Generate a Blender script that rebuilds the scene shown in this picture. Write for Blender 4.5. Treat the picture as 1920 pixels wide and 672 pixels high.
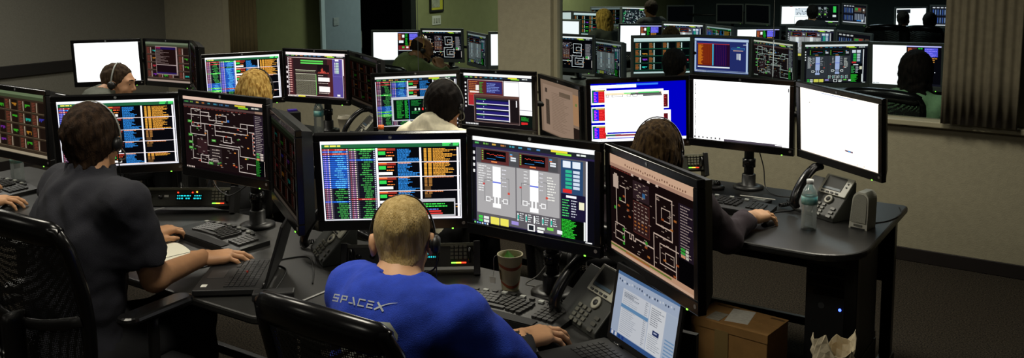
import bpy, math, random
import numpy as np
from mathutils import Matrix, Vector, Euler

for o in list(bpy.data.objects): bpy.data.objects.remove(o)
SC = bpy.context.scene
COL = SC.collection
rad = math.radians

# ------------------------------------------------------------------ camera
cam_d = bpy.data.cameras.new('camera'); cam = bpy.data.objects.new('camera', cam_d); COL.objects.link(cam)
cam_d.sensor_width = 36.0; cam_d.lens = 1726.2 / 1920 * 36; cam_d.shift_y = -(336 - 136.2) / 1920
cam_d.clip_start = 0.05; cam_d.clip_end = 100
PITCH, ROLL, HEAD = rad(7.111), rad(-0.384), rad(34)
def rotz(v, a): return Vector((v[0]*math.cos(a) - v[1]*math.sin(a), v[0]*math.sin(a) + v[1]*math.cos(a), v[2]))
fw0 = Vector((0, math.cos(PITCH), -math.sin(PITCH))); up0 = Vector((0, math.sin(PITCH), math.cos(PITCH))); rt0 = Vector((1, 0, 0))
rt1 = rt0*math.cos(ROLL) + up0*math.sin(ROLL); up1 = up0*math.cos(ROLL) - rt0*math.sin(ROLL)
R_, U_, F_ = rotz(rt1, HEAD), rotz(up1, HEAD), rotz(fw0, HEAD)
cam.matrix_world = Matrix(((R_.x, U_.x, -F_.x, 0), (R_.y, U_.y, -F_.y, 0), (R_.z, U_.z, -F_.z, 1.88), (0, 0, 0, 1)))
SC.camera = cam

# ------------------------------------------------------------------ world, exposure
w = bpy.data.worlds.new('world'); SC.world = w; w.use_nodes = True
w.node_tree.nodes['Background'].inputs[0].default_value = (.8, .85, 1, 1)
w.node_tree.nodes['Background'].inputs[1].default_value = 0.004
SC.view_settings.view_transform = 'Standard'; SC.view_settings.look = 'None'
SC.view_settings.exposure = 0.0; SC.view_settings.gamma = 1.0; SC.view_settings.use_curve_mapping = False
try:
    SC.cycles.max_bounces = 6; SC.cycles.transparent_max_bounces = 16; SC.cycles.sample_clamp_indirect = 4
except Exception: pass

# ceiling lamps of the two rooms, the first one added to brighten the left wall: (x, y, size_x, size_y, watts, colour)
LAMPS = [(-7.0, 3.2, .6, .6, 30, (1, .96, .86)), (-1.2, -1.2, .6, .6, 8, (1, .94, .80)), (-4.2, -1.0, .6, .6, 8, (1, .94, .80)),
         (-1.7, 1.6, .6, .6, 18, (1, .93, .78)), (-3.4, 1.6, .6, .6, 16, (1, .93, .78)), (-5.4, 2.0, .6, .6, 20, (1, .94, .80)),
         (-1.2, 4.5, .6, .6, 24, (1, .94, .78)), (-3.1, 4.2, .6, .6, 34, (1, .94, .78)), (-5.4, 4.3, .6, .6, 22, (1, .95, .82)),
         (-6.2, 8.6, .6, .6, 36, (.95, 1, .76)), (-2.0, 8.2, .6, .6, 14, (.8, .95, 1)), (-6.4, 12.4, .6, .6, 48, (.95, 1, .78)),
         (-3.5, 13.5, .6, .6, 26, (.75, .95, 1))]
CEIL = 2.75

# ------------------------------------------------------------------ helpers
def lin(c):
    return tuple(((x/12.92) if x <= .04045 else ((x+.055)/1.055)**2.4) for x in c)
def hx(s):
    s = s.lstrip('#'); return tuple(int(s[i:i+2], 16)/255 for i in (0, 2, 4))
MATS = {}
def mat(name, col, rough=.6, metal=0., var=0., vscale=8., bump=0., bscale=60., emit=0., spec=.5, stretch=None, col2=None, coat=0.):
    if name in MATS: return MATS[name]
    m = bpy.data.materials.new(name); m.use_nodes = True; nt = m.node_tree
    b = nt.nodes['Principled BSDF']
    c = lin(hx(col)); b.inputs['Base Color'].default_value = (*c, 1)
    b.inputs['Roughness'].default_value = rough; b.inputs['Metallic'].default_value = metal
    b.inputs['Specular IOR Level'].default_value = spec
    if coat: b.inputs['Coat Weight'].default_value = coat
    if emit:
        b.inputs['Emission Color'].default_value = (*c, 1); b.inputs['Emission Strength'].default_value = emit
    if var or bump or col2:
        tc = nt.nodes.new('ShaderNodeTexCoord'); mp = nt.nodes.new('ShaderNodeMapping')
        nt.links.new(tc.outputs['Object'], mp.inputs[0])
        if stretch: mp.inputs['Scale'].default_value = stretch
    if var or col2:
        n = nt.nodes.new('ShaderNodeTexNoise'); n.inputs['Scale'].default_value = vscale; n.inputs['Detail'].default_value = 6
        nt.links.new(mp.outputs[0], n.inputs['Vector'])
        r = nt.nodes.new('ShaderNodeValToRGB'); r.color_ramp.elements[0].position = .35; r.color_ramp.elements[1].position = .65
        c2 = lin(hx(col2)) if col2 else tuple(x*(1+var) for x in c)
        c1 = c if col2 else tuple(x*(1-var) for x in c)
        r.color_ramp.elements[0].color = (*c1, 1); r.color_ramp.elements[1].color = (*c2, 1)
        nt.links.new(n.outputs['Fac'], r.inputs[0]); nt.links.new(r.outputs[0], b.inputs['Base Color'])
    if bump:
        n2 = nt.nodes.new('ShaderNodeTexNoise'); n2.inputs['Scale'].default_value = bscale; n2.inputs['Detail'].default_value = 4
        nt.links.new(mp.outputs[0], n2.inputs['Vector'])
        bp = nt.nodes.new('ShaderNodeBump'); bp.inputs['Strength'].default_value = bump; bp.inputs['Distance'].default_value = .01
        nt.links.new(n2.outputs['Fac'], bp.inputs['Height']); nt.links.new(bp.outputs[0], b.inputs['Normal'])
    MATS[name] = m; return m
def emat(name, col, strength):
    if name in MATS: return MATS[name]
    m = bpy.data.materials.new(name); m.use_nodes = True; nt = m.node_tree; nt.nodes.clear()
    e = nt.nodes.new('ShaderNodeEmission'); o = nt.nodes.new('ShaderNodeOutputMaterial')
    e.inputs[0].default_value = (*lin(hx(col)), 1); e.inputs[1].default_value = strength
    nt.links.new(e.outputs[0], o.inputs[0]); MATS[name] = m; return m
def clearmat(name, tint, gloss, rough=.03):
    m = bpy.data.materials.new(name); m.use_nodes = True; nt = m.node_tree; nt.nodes.clear()
    t = nt.nodes.new('ShaderNodeBsdfTransparent'); t.inputs[0].default_value = (*tint, 1)
    g = nt.nodes.new('ShaderNodeBsdfGlossy'); g.inputs['Roughness'].default_value = rough
    lw = nt.nodes.new('ShaderNodeLayerWeight'); lw.inputs[0].default_value = gloss
    mx = nt.nodes.new('ShaderNodeMixShader'); o = nt.nodes.new('ShaderNodeOutputMaterial')
    nt.links.new(lw.outputs['Fresnel'], mx.inputs[0]); nt.links.new(t.outputs[0], mx.inputs[1]); nt.links.new(g.outputs[0], mx.inputs[2])
    nt.links.new(mx.outputs[0], o.inputs[0]); MATS[name] = m; return m

class G:
    """collects geometry for one mesh"""
    def __init__(s): s.v = []; s.f = []
    def add(s, vs, fs, M=None):
        n = len(s.v)
        s.v += [tuple(M @ Vector(p)) if M is not None else tuple(p) for p in vs]
        s.f += [tuple(i+n for i in f) for f in fs]; return s
    def box(s, x0, x1, y0, y1, z0, z1, M=None):
        return s.add([(x0,y0,z0),(x1,y0,z0),(x1,y1,z0),(x0,y1,z0),(x0,y0,z1),(x1,y0,z1),(x1,y1,z1),(x0,y1,z1)],
                     [(0,3,2,1),(4,5,6,7),(0,1,5,4),(1,2,6,5),(2,3,7,6),(3,0,4,7)], M)
    def prism(s, pts, z0, z1, M=None):
        n = len(pts)
        return s.add([(x,y,z0) for x,y in pts]+[(x,y,z1) for x,y in pts],
                     [tuple(reversed(range(n))), tuple(range(n,2*n))]+[(i,(i+1)%n,n+(i+1)%n,n+i) for i in range(n)], M)
    def lathe(s, prof, n=20, M=None):
        vs = []; fs = []
        for r, z in prof:
            for k in range(n):
                a = 2*math.pi*k/n; vs.append((r*math.cos(a), r*math.sin(a), z))
        for i in range(len(prof)-1):
            for k in range(n):
                k2 = (k+1) % n; fs.append((i*n+k, i*n+k2, (i+1)*n+k2, (i+1)*n+k))
        if prof[0][0] > 1e-4: fs.append(tuple(reversed(range(n))))
        if prof[-1][0] > 1e-4: fs.append(tuple((len(prof)-1)*n+k for k in range(n)))
        return s.add(vs, fs, M)
    def tube(s, pts, r, n=8, close=False, M=None, sc=None):
        P = [Vector(p) for p in pts]; m = len(P); vs = []; fs = []
        rr = r if isinstance(r, (list, tuple)) else [r]*m
        up = None
        for i in range(m):
            a = P[(i-1) % m] if (close or i > 0) else P[i]; b = P[(i+1) % m] if (close or i < m-1) else P[i]
            t = (b-a).normalized()
            if up is None:
                up = Vector((0,0,1)) if abs(t.z) < .9 else Vector((0,1,0))
            u = (up - t*up.dot(t))
            u = u.normalized() if u.length > 1e-6 else t.orthogonal().normalized()
            up = u
            q = t.cross(u)
            for k in range(n):
                an = 2*math.pi*k/n
                ku, kq = (sc if sc else (1, 1))
                vs.append(P[i] + u*math.cos(an)*rr[i]*ku + q*math.sin(an)*rr[i]*kq)
        for i in range(m if close else m-1):
            j = (i+1) % m
            for k in range(n):
                k2 = (k+1) % n; fs.append((i*n+k, i*n+k2, j*n+k2, j*n+k))
        if not close:
            fs.append(tuple(reversed(range(n)))); fs.append(tuple((m-1)*n+k for k in range(n)))
        return s.add(vs, fs, M)
    def grid(s, rows, close=False, M=None):
        h = len(rows); wd = len(rows[0]); vs = [p for r in rows for p in r]
        return s.add(vs, [(i*wd+j, i*wd+j+1, (i+1)*wd+j+1, (i+1)*wd+j) for i in range(h-1) for j in range(wd-1)], M)
    def mesh(s, name, m, smooth=False):
        me = bpy.data.meshes.new(name); me.from_pydata([tuple(v) for v in s.v], [], s.f); me.update()
        if m: me.materials.append(m)
        if smooth: me.polygons.foreach_set('use_smooth', [True]*len(me.polygons))
        return me
    def build(s, name, m, parent=None, smooth=False, bevel=0., loc=None):
        o = link(name, s.mesh(name, m, smooth), parent)
        if loc is not None: o.location = loc
        if bevel: bev(o, bevel)
        return o
def bev(o, wd, seg=2):
    md = o.modifiers.new('bevel', 'BEVEL'); md.width = wd; md.segments = seg; md.limit_method = 'ANGLE'; md.angle_limit = rad(40)
def link(name, me, parent=None):
    o = bpy.data.objects.new(name, me); COL.objects.link(o)
    if parent: o.parent = parent
    return o
def thing(name, label, cat, loc=(0,0,0), rz=0., group=None, M=None):
    o = bpy.data.objects.new(name, None); COL.objects.link(o); o.empty_display_size = .1
    if M is not None: o.matrix_world = M
    else: o.location = loc; o.rotation_euler = (0, 0, rz)
    return tag(o, label, cat, group)
def tag(o, label=None, cat=None, group=None, kind=None):
    if label: o['label'] = label
    if cat: o['category'] = cat
    if group: o['group'] = group
    if kind: o['kind'] = kind
    return o
def rrect(x0, x1, y0, y1, r, n=5):
    P = []
    for cx, cy, a0 in ((x1-r, y0+r, -90), (x1-r, y1-r, 0), (x0+r, y1-r, 90), (x0+r, y0+r, 180)):
        for k in range(n+1):
            a = rad(a0+90*k/n); P.append((cx+r*math.cos(a), cy+r*math.sin(a)))
    return P
def spline(P, n=8):
    P = [Vector(p) for p in P]; out = []
    for i in range(len(P)-1):
        p0 = P[max(i-1, 0)]; p1 = P[i]; p2 = P[i+1]; p3 = P[min(i+2, len(P)-1)]
        for k in range(n):
            t = k/n; out.append(.5*((2*p1)+(p2-p0)*t+(2*p0-5*p1+4*p2-p3)*t*t+(3*p1-p0-3*p2+p3)*t**3))
    out.append(P[-1]); return out
def TR(x=0, y=0, z=0, rx=0, ry=0, rz=0):
    return Matrix.Translation((x, y, z)) @ Euler((rx, ry, rz)).to_matrix().to_4x4()

# ------------------------------------------------------------------ materials
M_black = mat('black_plastic', '#151515', .42, bump=.05, bscale=400)
M_gloss = mat('black_gloss', '#0e0e0f', .22)
M_satin = mat('black_satin', '#1a1a1b', .5)
M_dark = mat('dark_grey_plastic', '#2b2c2c', .5, bump=.05, bscale=300)
M_silver = mat('silver_plastic', '#8d918c', .4)
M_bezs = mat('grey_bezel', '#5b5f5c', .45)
M_steel = mat('black_steel', '#101011', .35, metal=.4)
M_desk = mat('black_laminate', '#232322', .38, var=.12, vscale=220, bump=.04, bscale=500)
M_desk_edge = mat('desk_edge', '#1b1b1b', .35)
M_key = mat('key_black', '#2a2a29', .35)
M_wall = mat('wall_paint', '#97917a', .85, var=.05, vscale=30, bump=.18, bscale=160)
M_wallL = mat('wall_fabric', '#747267', .9, var=.08, vscale=120, bump=.2, bscale=200)
M_olive = mat('olive_paint', '#8d8f63', .85, var=.04, vscale=14, bump=.08, bscale=120)
M_farw = mat('far_wall_paint', '#4a5456', .9, var=.05, vscale=10)
M_trim = mat('trim_paint', '#9b957c', .55, var=.04)
M_base = mat('rubber_base', '#1d1817', .5, var=.1)
M_rail = mat('rail_black', '#161412', .6, var=.1, vscale=40)
M_ceil = mat('ceiling_tile', '#6f6d66', .95, var=.05, vscale=50)
M_carpet = mat('carpet', '#13110f', .98, col2='#3f3930', vscale=130, bump=.6, bscale=260, spec=.1)
M_white = mat('white_paper', '#d9d8cf', .7, var=.04, vscale=30)
M_glass = clearmat('window_glass', (.86, .9, .9), .06, .01)
M_pet = clearmat('clear_plastic', (.9, .93, .92), .5, .1)
_n = M_pet.node_tree; _df = _n.nodes.new('ShaderNodeBsdfTranslucent'); _df.inputs[0].default_value = (.75, .8, .78, 1); _dd = _n.nodes.new('ShaderNodeBsdfDiffuse'); _dd.inputs[0].default_value = (.7, .75, .73, 1)
_m1 = _n.nodes.new('ShaderNodeMixShader'); _m1.inputs[0].default_value = .5; _m2 = _n.nodes.new('ShaderNodeMixShader'); _m2.inputs[0].default_value = .22
_mx = [q for q in _n.nodes if q.type == 'MIX_SHADER' and q not in (_m1, _m2)][0]; _out = [q for q in _n.nodes if q.type == 'OUTPUT_MATERIAL'][0]
_n.links.new(_df.outputs[0], _m1.inputs[1]); _n.links.new(_dd.outputs[0], _m1.inputs[2]); _n.links.new(_mx.outputs[0], _m2.inputs[1]); _n.links.new(_m1.outputs[0], _m2.inputs[2]); _n.links.new(_m2.outputs[0], _out.inputs[0])
M_water = clearmat('water', (.9, .95, .93), .2, .02)
M_ledg = emat('led_green', '#8dff4a', 2.2)
M_ledb = emat('led_blue', '#3a55ff', 6)
M_ledr = emat('led_red', '#ff3a20', 2.5)
M_leda = emat('led_amber', '#ffcf3a', 2.5)
M_ledc = emat('led_cyan', '#27d6e0', 1.1)

# ------------------------------------------------------------------ the setting
def struct(name, g, m, smooth=False, bevel=0.):
    return tag(g.build(name, m, None, smooth, bevel), kind='structure')
WY = 5.94; SILL = .89; XL = -8.37; FXL = -7.6; FARY = 17.6; XR = 2.6
struct('floor', G().box(XL-.1, XR, -3.0, WY+.15, -.1, 0), M_carpet)
struct('floor_far', G().box(FXL-.1, XR, WY+.15, 8.5, -.1, 0).box(FXL-.1, XR, 8.5, FARY+.1, -.28, -.18), M_carpet)
struct('ceiling', G().box(XL-.1, XR, -3.0, FARY+.1, CEIL, CEIL+.1), M_ceil)
struct('wall_left', G().box(XL-.1, XL, -3.0, WY, 0, CEIL), M_wallL)
struct('wall_right', G().box(XR, XR+.1, -3.0, FARY+.1, -.3, CEIL), M_wallL)
struct('wall_behind', G().box(XL-.1, XR+.1, -3.1, -3.0, 0, CEIL), M_wallL)
# window wall: lower wall, pier, side pieces
W1 = (-7.27, -4.12); W2 = (-3.64, -.50)
gw = G().box(XL, W1[0], WY, WY+.14, 0, CEIL).box(W1[0], XR, WY, WY+.14, 0, SILL-.03).box(W1[1], W2[0], WY-.02, WY+.16, SILL-.03, CEIL).box(W2[1], XR, WY, WY+.14, SILL-.03, CEIL)
gw.box(W1[0], XR, WY, WY+.14, 2.3, CEIL)
struct('wall_back', gw, M_wall)
struct('baseboard_back', G().box(XL, XR, WY-.012, WY, 0, .085), M_base, bevel=.004)
struct('baseboard_left', G().box(XL, XL+.012, -3, WY, 0, .085), M_base)
struct('trim_1', G().box(XL, XL+.025, -3, WY, .835, .945), M_rail, bevel=.006)
struct('trim_2', G().box(W1[0]-.15, W1[0], WY-.02, WY, SILL, CEIL), M_trim, bevel=.004)
for i, (a, b) in enumerate((W1, W2)):
    wn = tag(link('window_%d' % (i+1), None), kind='structure')
    G().box(a, b if i == 0 else XR, WY-.05, WY+.1, SILL-.035, SILL).build('window_sill', M_trim, wn, bevel=.006)
    G().box(a-.0, a+.035, WY+.02, WY+.09, SILL, 2.3).box(b-.035, b, WY+.02, WY+.09, SILL, 2.3).build('window_frame', M_trim if i else M_olive, wn, bevel=.004)
    cut = [a+.035, -5.005, b-.035] if i == 0 else [a+.035, -1.958, b-.035]
    for k in range(2):
        G().box(cut[k]+.003, cut[k+1]-.003, WY+.055, WY+.061, SILL, 2.3).build('pane', M_glass, wn)
    G().box(cut[1]-.0016, cut[1]+.0016, WY+.056, WY+.060, SILL, 2.3).build('glass_joint', M_bezs, wn)
# far room shell
DY0, DY1 = 7.99, 9.06
gf = G().box(FXL-.12, FXL, WY+.14, DY0, 0, CEIL).box(FXL-.12, FXL, DY1, FARY, -.3, CEIL).box(FXL-.12, FXL, DY0, DY1, 2.15, CEIL)
struct('wall_far_left', gf, M_olive)
struct('wall_far_back', G().box(FXL-.1, XR, FARY, FARY+.1, -.3, CEIL), M_farw)
struct('wall_corridor', G().box(FXL-1.6, FXL-1.5, DY0-.6, DY1+.8, 0, CEIL).box(FXL-1.5, FXL-.12, DY0-.7, DY0-.6, 0, CEIL).box(FXL-1.5, FXL-.12, DY1+.7, DY1+.8, 0, CEIL), mat('corridor_dark', '#1a1c1e', .7, var=.1))
dr = tag(link('door_1', None), kind='structure')
M_dfr = mat('door_frame_dark', '#1e211f', .5, var=.05)
G().box(FXL-.13, FXL+.02, DY0-.0, DY0+.06, 0, 2.15).box(FXL-.13, FXL+.02, DY1-.1, DY1, 0, 2.15).box(FXL-.13, FXL+.02, DY0, DY1, 2.09, 2.15).build('door_frame', M_dfr, dr, bevel=.003)
leafM = TR(FXL+.045, DY0+.0, 0, 0, 0, rad(5))
G().box(-.022, .022, -.63, 0, .01, 2.08, leafM).build('door_leaf', mat('door_blue_grey', '#8797a8', .55, var=.04, vscale=20, bump=.06, bscale=300), dr, bevel=.003)
G().box(.0, .026, -.70, -.635, .0, 2.1, leafM).build('door_edge', mat('door_edge_white', '#c8dbec', .5, var=.03), dr, bevel=.003)
G().box(FXL+.02, FXL+.03, DY0+.012, DY0+.05, .83, 1.03).box(FXL+.03, FXL+.034, DY0+.022, DY0+.04, .9, .96).build('strike_plate', M_silver, dr, bevel=.002)
sg = G().box(.024, .030, -.50, -.41, 1.13, 1.22, leafM)
for k in range(5): sg.box(.03, .032, -.49+.03*(k % 3), -.47+.03*(k % 3), 1.145+.035*(k//3), 1.17+.035*(k//3), leafM)
sg.build('door_sign', mat('door_sign_grey', '#9aa5ae', .5, var=.06), dr)
# curtains, gathered at the ends of the windows
def curtain(x0, x1, y, label, m, seed):
    rnd = random.Random(seed); n = int((x1-x0)/.0075); rows = []
    ph = [rnd.uniform(0, 6.28) for _ in range(4)]
    for zz in (SILL+.002, SILL+.3, 1.4, 2.0, 2.45):
        rows.append([(x0+(x1-x0)*k/n, y-.035+.0065*math.sin(k*1.05+ph[0]+2*math.sin(k*.07))+.005*math.sin(k*.33+ph[1]+zz*.3)+.004*math.sin(k*.13+ph[2]), zz) for k in range(n+1)])
    o = G().grid(rows).build('curtain', m, None, True)
    md = o.modifiers.new('solid', 'SOLIDIFY'); md.thickness = .003
    return tag(o, label, 'curtain')
curtain(-.90, -.50, WY-.05, 'grey brown pleated curtain gathered beside the window in the beige wall', mat('curtain_grey', '#5e5745', .9, var=.1, vscale=30), 1)
curtain(-7.26, -6.87, WY-.04, 'dark brown pleated curtain gathered next to the olive wall', mat('curtain_brown', '#4f4527', .9, var=.1, vscale=30), 2)
# ceiling lamps, the added left wall one included
for i, (x, y, sx, sy, wt, c) in enumerate(LAMPS):
    t = thing('ceiling_light', 'square recessed ceiling lamp panel of the control room, unseen', 'lamp', (x, y, CEIL-.04), 0, 'recessed ceiling lamps')
    G().box(-sx/2-.03, sx/2+.03, -sy/2-.03, sy/2+.03, 0, .04).build('housing', M_silver, t, bevel=.004)
    l = bpy.data.lights.new('lamp_light', 'AREA'); l.shape = 'RECTANGLE'; l.size = sx; l.size_y = sy; l.energy = wt; l.color = c; l.spread = rad(152)
    lo = bpy.data.objects.new('lamp_light', l); COL.objects.link(lo); lo.parent = t; lo.location = (0, 0, -.01)
# things on the far wall
fr = thing('framed_notice', 'small dark framed notice with yellow border on the olive wall', 'picture', (FXL, 9.49, 1.18))
G().box(.0, .02, -.145, .145, 0, .40).build('frame', M_black, fr, bevel=.004)
G().box(.02, .022, -.115, .115, .03, .37).build('mat_board', mat('notice_yellow', '#c9c23a', .7, var=.05), fr)
G().box(.022, .0235, -.115, .055, .06, .37).build('paper', mat('notice_paper', '#b9b9a4', .7, col2='#8f9080', vscale=18), fr)
sw = thing('light_switch', 'white three switch wall plate under the framed notice', 'switch', (FXL, 9.49, 1.01))
G().box(0, .008, -.09, .09, 0, .12).build('plate', M_white, sw, bevel=.003)
for k in range(3): G().box(.008, .016, -.062+.05*k, -.038+.05*k, .03, .09).build('rocker', mat('switch_grey', '#a8a89a', .5, var=.04), sw, bevel=.002)
# ------------------------------------------------------------------ screens
scr = bpy.data.materials.new('screen_pixels'); scr.use_nodes = True
nt = scr.node_tree; nt.nodes.clear()
_a = nt.nodes.new('ShaderNodeAttribute'); _a.attribute_name = 'Col'
_e = nt.nodes.new('ShaderNodeEmission'); _o = nt.nodes.new('ShaderNodeOutputMaterial')
nt.links.new(_a.outputs['Color'], _e.inputs[0]); nt.links.new(_e.outputs[0], _o.inputs[0])
WHITE_GAIN = 1.5
class S:
    """flat print of one display: coloured rectangles in 0..1 (v down)"""
    def __init__(s, seed=0, bg='#0a0a0c'):
        s.q = []; s.rnd = random.Random(seed); s.r(0, 0, 1, 1, bg, 0)
    def r(s, x, y, wd, h, c, l=1): s.q.append((x, y, x+wd, y+h, c, l))
    def box(s, x, y, wd, h, c, l=2, t=.004):
        s.r(x, y, wd, t*1.6, c, l); s.r(x, y+h-t*1.6, wd, t*1.6, c, l); s.r(x, y, t, h, c, l); s.r(x+wd-t, y, t, h, c, l)
    def path(s, pts, c='#e8e4e0', t=.006, l=2):
        for (a, b), (e, f) in zip(pts[:-1], pts[1:]):
            x0, x1 = sorted((a, e)); y0, y1 = sorted((b, f))
            if abs(x1-x0) > abs(y1-y0): s.r(x0-t/2, y0-t*.8, x1-x0+t, t*1.6, c, l)
            else: s.r(x0-t/2, y0-t*.8, t, y1-y0+t*1.6, c, l)
    def text(s, x, y, wd, h, c, l=2, fill=.75):
        e = x+wd*s.rnd.uniform(.55, 1)
        while x < e:
            k = min(s.rnd.uniform(.3, 1.6)*h, e-x); s.r(x, y+h*.15, k, h*.7*fill/.75*.9, c, l); x += k+h*.22
    def chips(s, x, y, wd, h, n, cols, sz, l=3):
        for _ in range(n):
            s.r(x+s.rnd.random()*wd, y+s.rnd.random()*h, sz*s.rnd.uniform(.6, 1.3), sz*s.rnd.uniform(.6, 1.1), s.rnd.choice(cols), l)
    def mesh(s, name, W, H, gain, tint=(1, 1, 1), z0=0.):
        q = s.q; n = len(q); v = np.zeros((n, 4, 3), np.float32); c = np.zeros((n, 4, 4), np.float32); c[..., 3] = 1
        cache = {}
        for i, (x0, y0, x1, y1, col, l) in enumerate(q):
            x0 = min(max(x0, 0), 1); x1 = min(max(x1, 0), 1); y0 = min(max(y0, 0), 1); y1 = min(max(y1, 0), 1)
            X0, X1 = (x0-.5)*W, (x1-.5)*W; Z0, Z1 = z0+(.5-y1)*H, z0+(.5-y0)*H; Y = -.00022*l
            v[i] = [(X0, Y, Z0), (X1, Y, Z0), (X1, Y, Z1), (X0, Y, Z1)]
            if col not in cache: cache[col] = lin(hx(col))
            c[i, :, :3] = np.array(cache[col])*gain*np.array(tint)
        me = bpy.data.meshes.new(name)
        me.vertices.add(4*n); me.vertices.foreach_set('co', v.ravel())
        me.loops.add(4*n); me.loops.foreach_set('vertex_index', np.arange(4*n, dtype=np.int32))
        me.polygons.add(n); me.polygons.foreach_set('loop_start', np.arange(0, 4*n, 4, dtype=np.int32))
        me.update(calc_edges=True)
        at = me.color_attributes.new('Col', 'FLOAT_COLOR', 'POINT'); at.data.foreach_set('color', c.ravel())
        me.materials.append(scr); me.validate(); return me

def topbar(s, dark=True):
    s.r(0, 0, 1, .045, '#f4f2ee', 1); s.r(0, .05, 1, .05, '#20242a', 1)
    x = .02
    for c in ('#4fae5c', '#6fb24a', '#c9a24a', '#b06f3a', '#3a8f9f', '#3f8fae', '#3a6f9f', '#4a7fb0'):
        s.text(x, .06, .05, .03, c, 2); x += .075
    s.r(.66, .052, .13, .022, '#e6d83a', 2); s.r(.70, .076, .12, .02, '#8fe03a', 2); s.text(.86, .06, .1, .03, '#dfe6df', 2)
def sc_table(seed, hl=None, dialog=False, topb=False):
    s = S(seed, '#06060a'); R = s.rnd
    s.r(0, 0, 1, .035, '#eeeef2', 1); s.r(0, .035, 1, .055, '#1f5a38', 1); s.text(.03, .05, .15, .03, '#e2dc5a', 2)
    s.r(.87, .045, .06, .014, '#49e06a', 2); s.r(.87, .066, .05, .014, '#49e06a', 2); s.r(.945, .045, .05, .014, '#49e06a', 2); s.r(.945, .066, .04, .014, '#49e06a', 2)
    rows = 34; y0 = .098; h = (.985-y0)/rows
    for col, (xa, xb) in enumerate(((.012, .195), (.2, .388))):
        for i in range(rows):
            y = y0+i*h
            kind = 'g'
            if col == 0:
                if i in (0, 2): kind = 'r'
                elif i < 19 and i != 0: kind = 'b'
                elif i == 25: kind = 'b'
            else:
                if i == 0: kind = 'G'
                elif i == 5: kind = 'b'
                elif i == 24: kind = 'r'
            if hl == 'c' : kind = {'b': 'g', 'g': 'b'}.get(kind, kind) if i < 27 else kind
            if hl == 'c' and (i in (10, 23, 25, 26)) and col == 0: kind = 'G'
            bgc = {'b': '#2256b8', 'r': '#a8302c', 'g': '#3c3a48', 'G': '#38c84a'}[kind]; tx = {'b': '#58b4f4', 'r': '#f0887a', 'g': '#3f9a48', 'G': '#b6ff9a'}[kind]
            s.r(xa, y+h*.12, xb-xa, h*.7, bgc, 1)
            for k, cc in enumerate(('#8a6fd8', '#b08ae0', '#6a5fe8', '#e8d8e8') if kind == 'b' else ('#b0566a', '#c89ab8', '#9a5a9a', '#e6d6c6')):
                s.r(xa+.004+k*.012, y+h*.2, .008, h*.5, cc, 2)
            a = R.uniform(.07, .11); s.r(xa+.06, y+h*.1, xb-xa-.075, h*.75, '#14141e' if kind == 'g' else bgc, 2)
            s.text(xa+a, y+h*.12, xb-xa-a-.012, h*.75, tx, 3)
            s.r(xb-.012, y+h*.2, .008, h*.5, '#b9c4d8', 3)
        s.r(xb, y0, .004, .885, '#44465e', 2)
    s.r(.39, .098, .015, .88, '#f6f4fa', 3)
    secs = [(.098, .272), (.278, .455), (.461, .635), (.641, .815), (.821, .975)]
    for j, (a, b) in enumerate(secs):
        hh = b-a
        s.r(.407, a+.004, .125, hh*.17, '#8a2a22', 2); s.r(.407, a+.004, .06, hh*.1, '#e0703a', 3)
        s.r(.41, a+hh*.24, .05, hh*.25, '#2fc04a', 3); s.text(.47, a+hh*.26, .06, hh*.13, '#e2582e', 3); s.text(.465, a+hh*.5, .06, hh*.1, '#e8883a', 3)
        s.r(.407, a+hh*.68, .1, hh*.2, '#eceae6', 3)
        nl = 10; rl = (.17, .06, .14, .14, .07, .1)
        for k in range(nl):
            if j == 3 and k > 4: continue
            ll = R.uniform(.09, .13) if k < 7 else .175
            s.text(.545, a+.012+k*hh*.093, ll, hh*.08, '#2f86d8', 2, .8)
            if j < 2 or (j in (2, 4) and k < 7) or k < 2:
                ol = '#e0a13c' if j < 2 or (j == 4 and k < 3) else '#9a6a34'
                s.r(.735, a+.012+k*hh*.093, .02, hh*.065, ol, 2); s.r(.765, a+.012+k*hh*.093, .025, hh*.065, ol, 2)
                if j < 2 or (j == 4 and k < 3): s.text(.80, a+.012+k*hh*.093, R.uniform(.12, .2), hh*.08, '#e6a23e', 2, .8)
            else: s.r(.735, a+.012+k*hh*.093, .045, hh*.05, '#6a4a26', 2)
        s.r(.39, b, .6, .008, '#f4e8ec', 3); s.text(.55, b+.01, .1, .014, '#e08a5a', 3); s.text(.75, b+.01, .2, .014, '#e08a5a', 3)
        s.r(.53, a, .002, hh, '#1a1a28', 2)
    s.r(.703, .098, .014, .88, '#f0eef6', 3); s.r(.972, .098, .014, .88, '#f0eef6', 3)
    s.box(0, .03, 1, .97, '#e8e8f2', 4, .008)
    if dialog:
        s.r(.67, .745, .285, .225, '#a9a9ad', 5); s.r(.68, .785, .265, .165, '#050807', 6)
        s.text(.70, .80, .2, .022, '#3fd84f', 7); s.text(.70, .83, .22, .022, '#3fd84f', 7); s.text(.74, .87, .1, .02, '#5a7ae0', 7); s.r(.70, .895, .15, .018, '#d03a38', 7); s.r(.72, .925, .14, .016, '#d03a38', 7)
    if topb:
        s.r(0, 0, 1, .045, '#f4f2ee', 5); topq = S(seed+5); topbar(topq)
        for a in topq.q[1:]: s.q.append((*a[:5], a[5]+5))
        s.r(.19, .42, .5, .48, '#c8ccd2', 9); s.r(.21, .47, .46, .41, '#06120e', 10)
        for k in range(18):
            s.text(.25, .49+k*.02, .09, .016, '#2fae3c', 11); s.text(.35, .49+k*.02, .05, .016, '#2fc84a', 11)
            if k < 6 or 10 < k < 14: s.text(.43, .49+k*.02, .13, .016, '#1f8a3a', 11)
        s.r(.40, .47, .006, .41, '#3a6fd0', 11)
        for k in range(4): s.r(.47+k*.045, .65, .02, .05, ('#d8f4dc', '#d8f4dc', '#e03030', '#d8f4dc')[k], 12)
    return s
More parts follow.
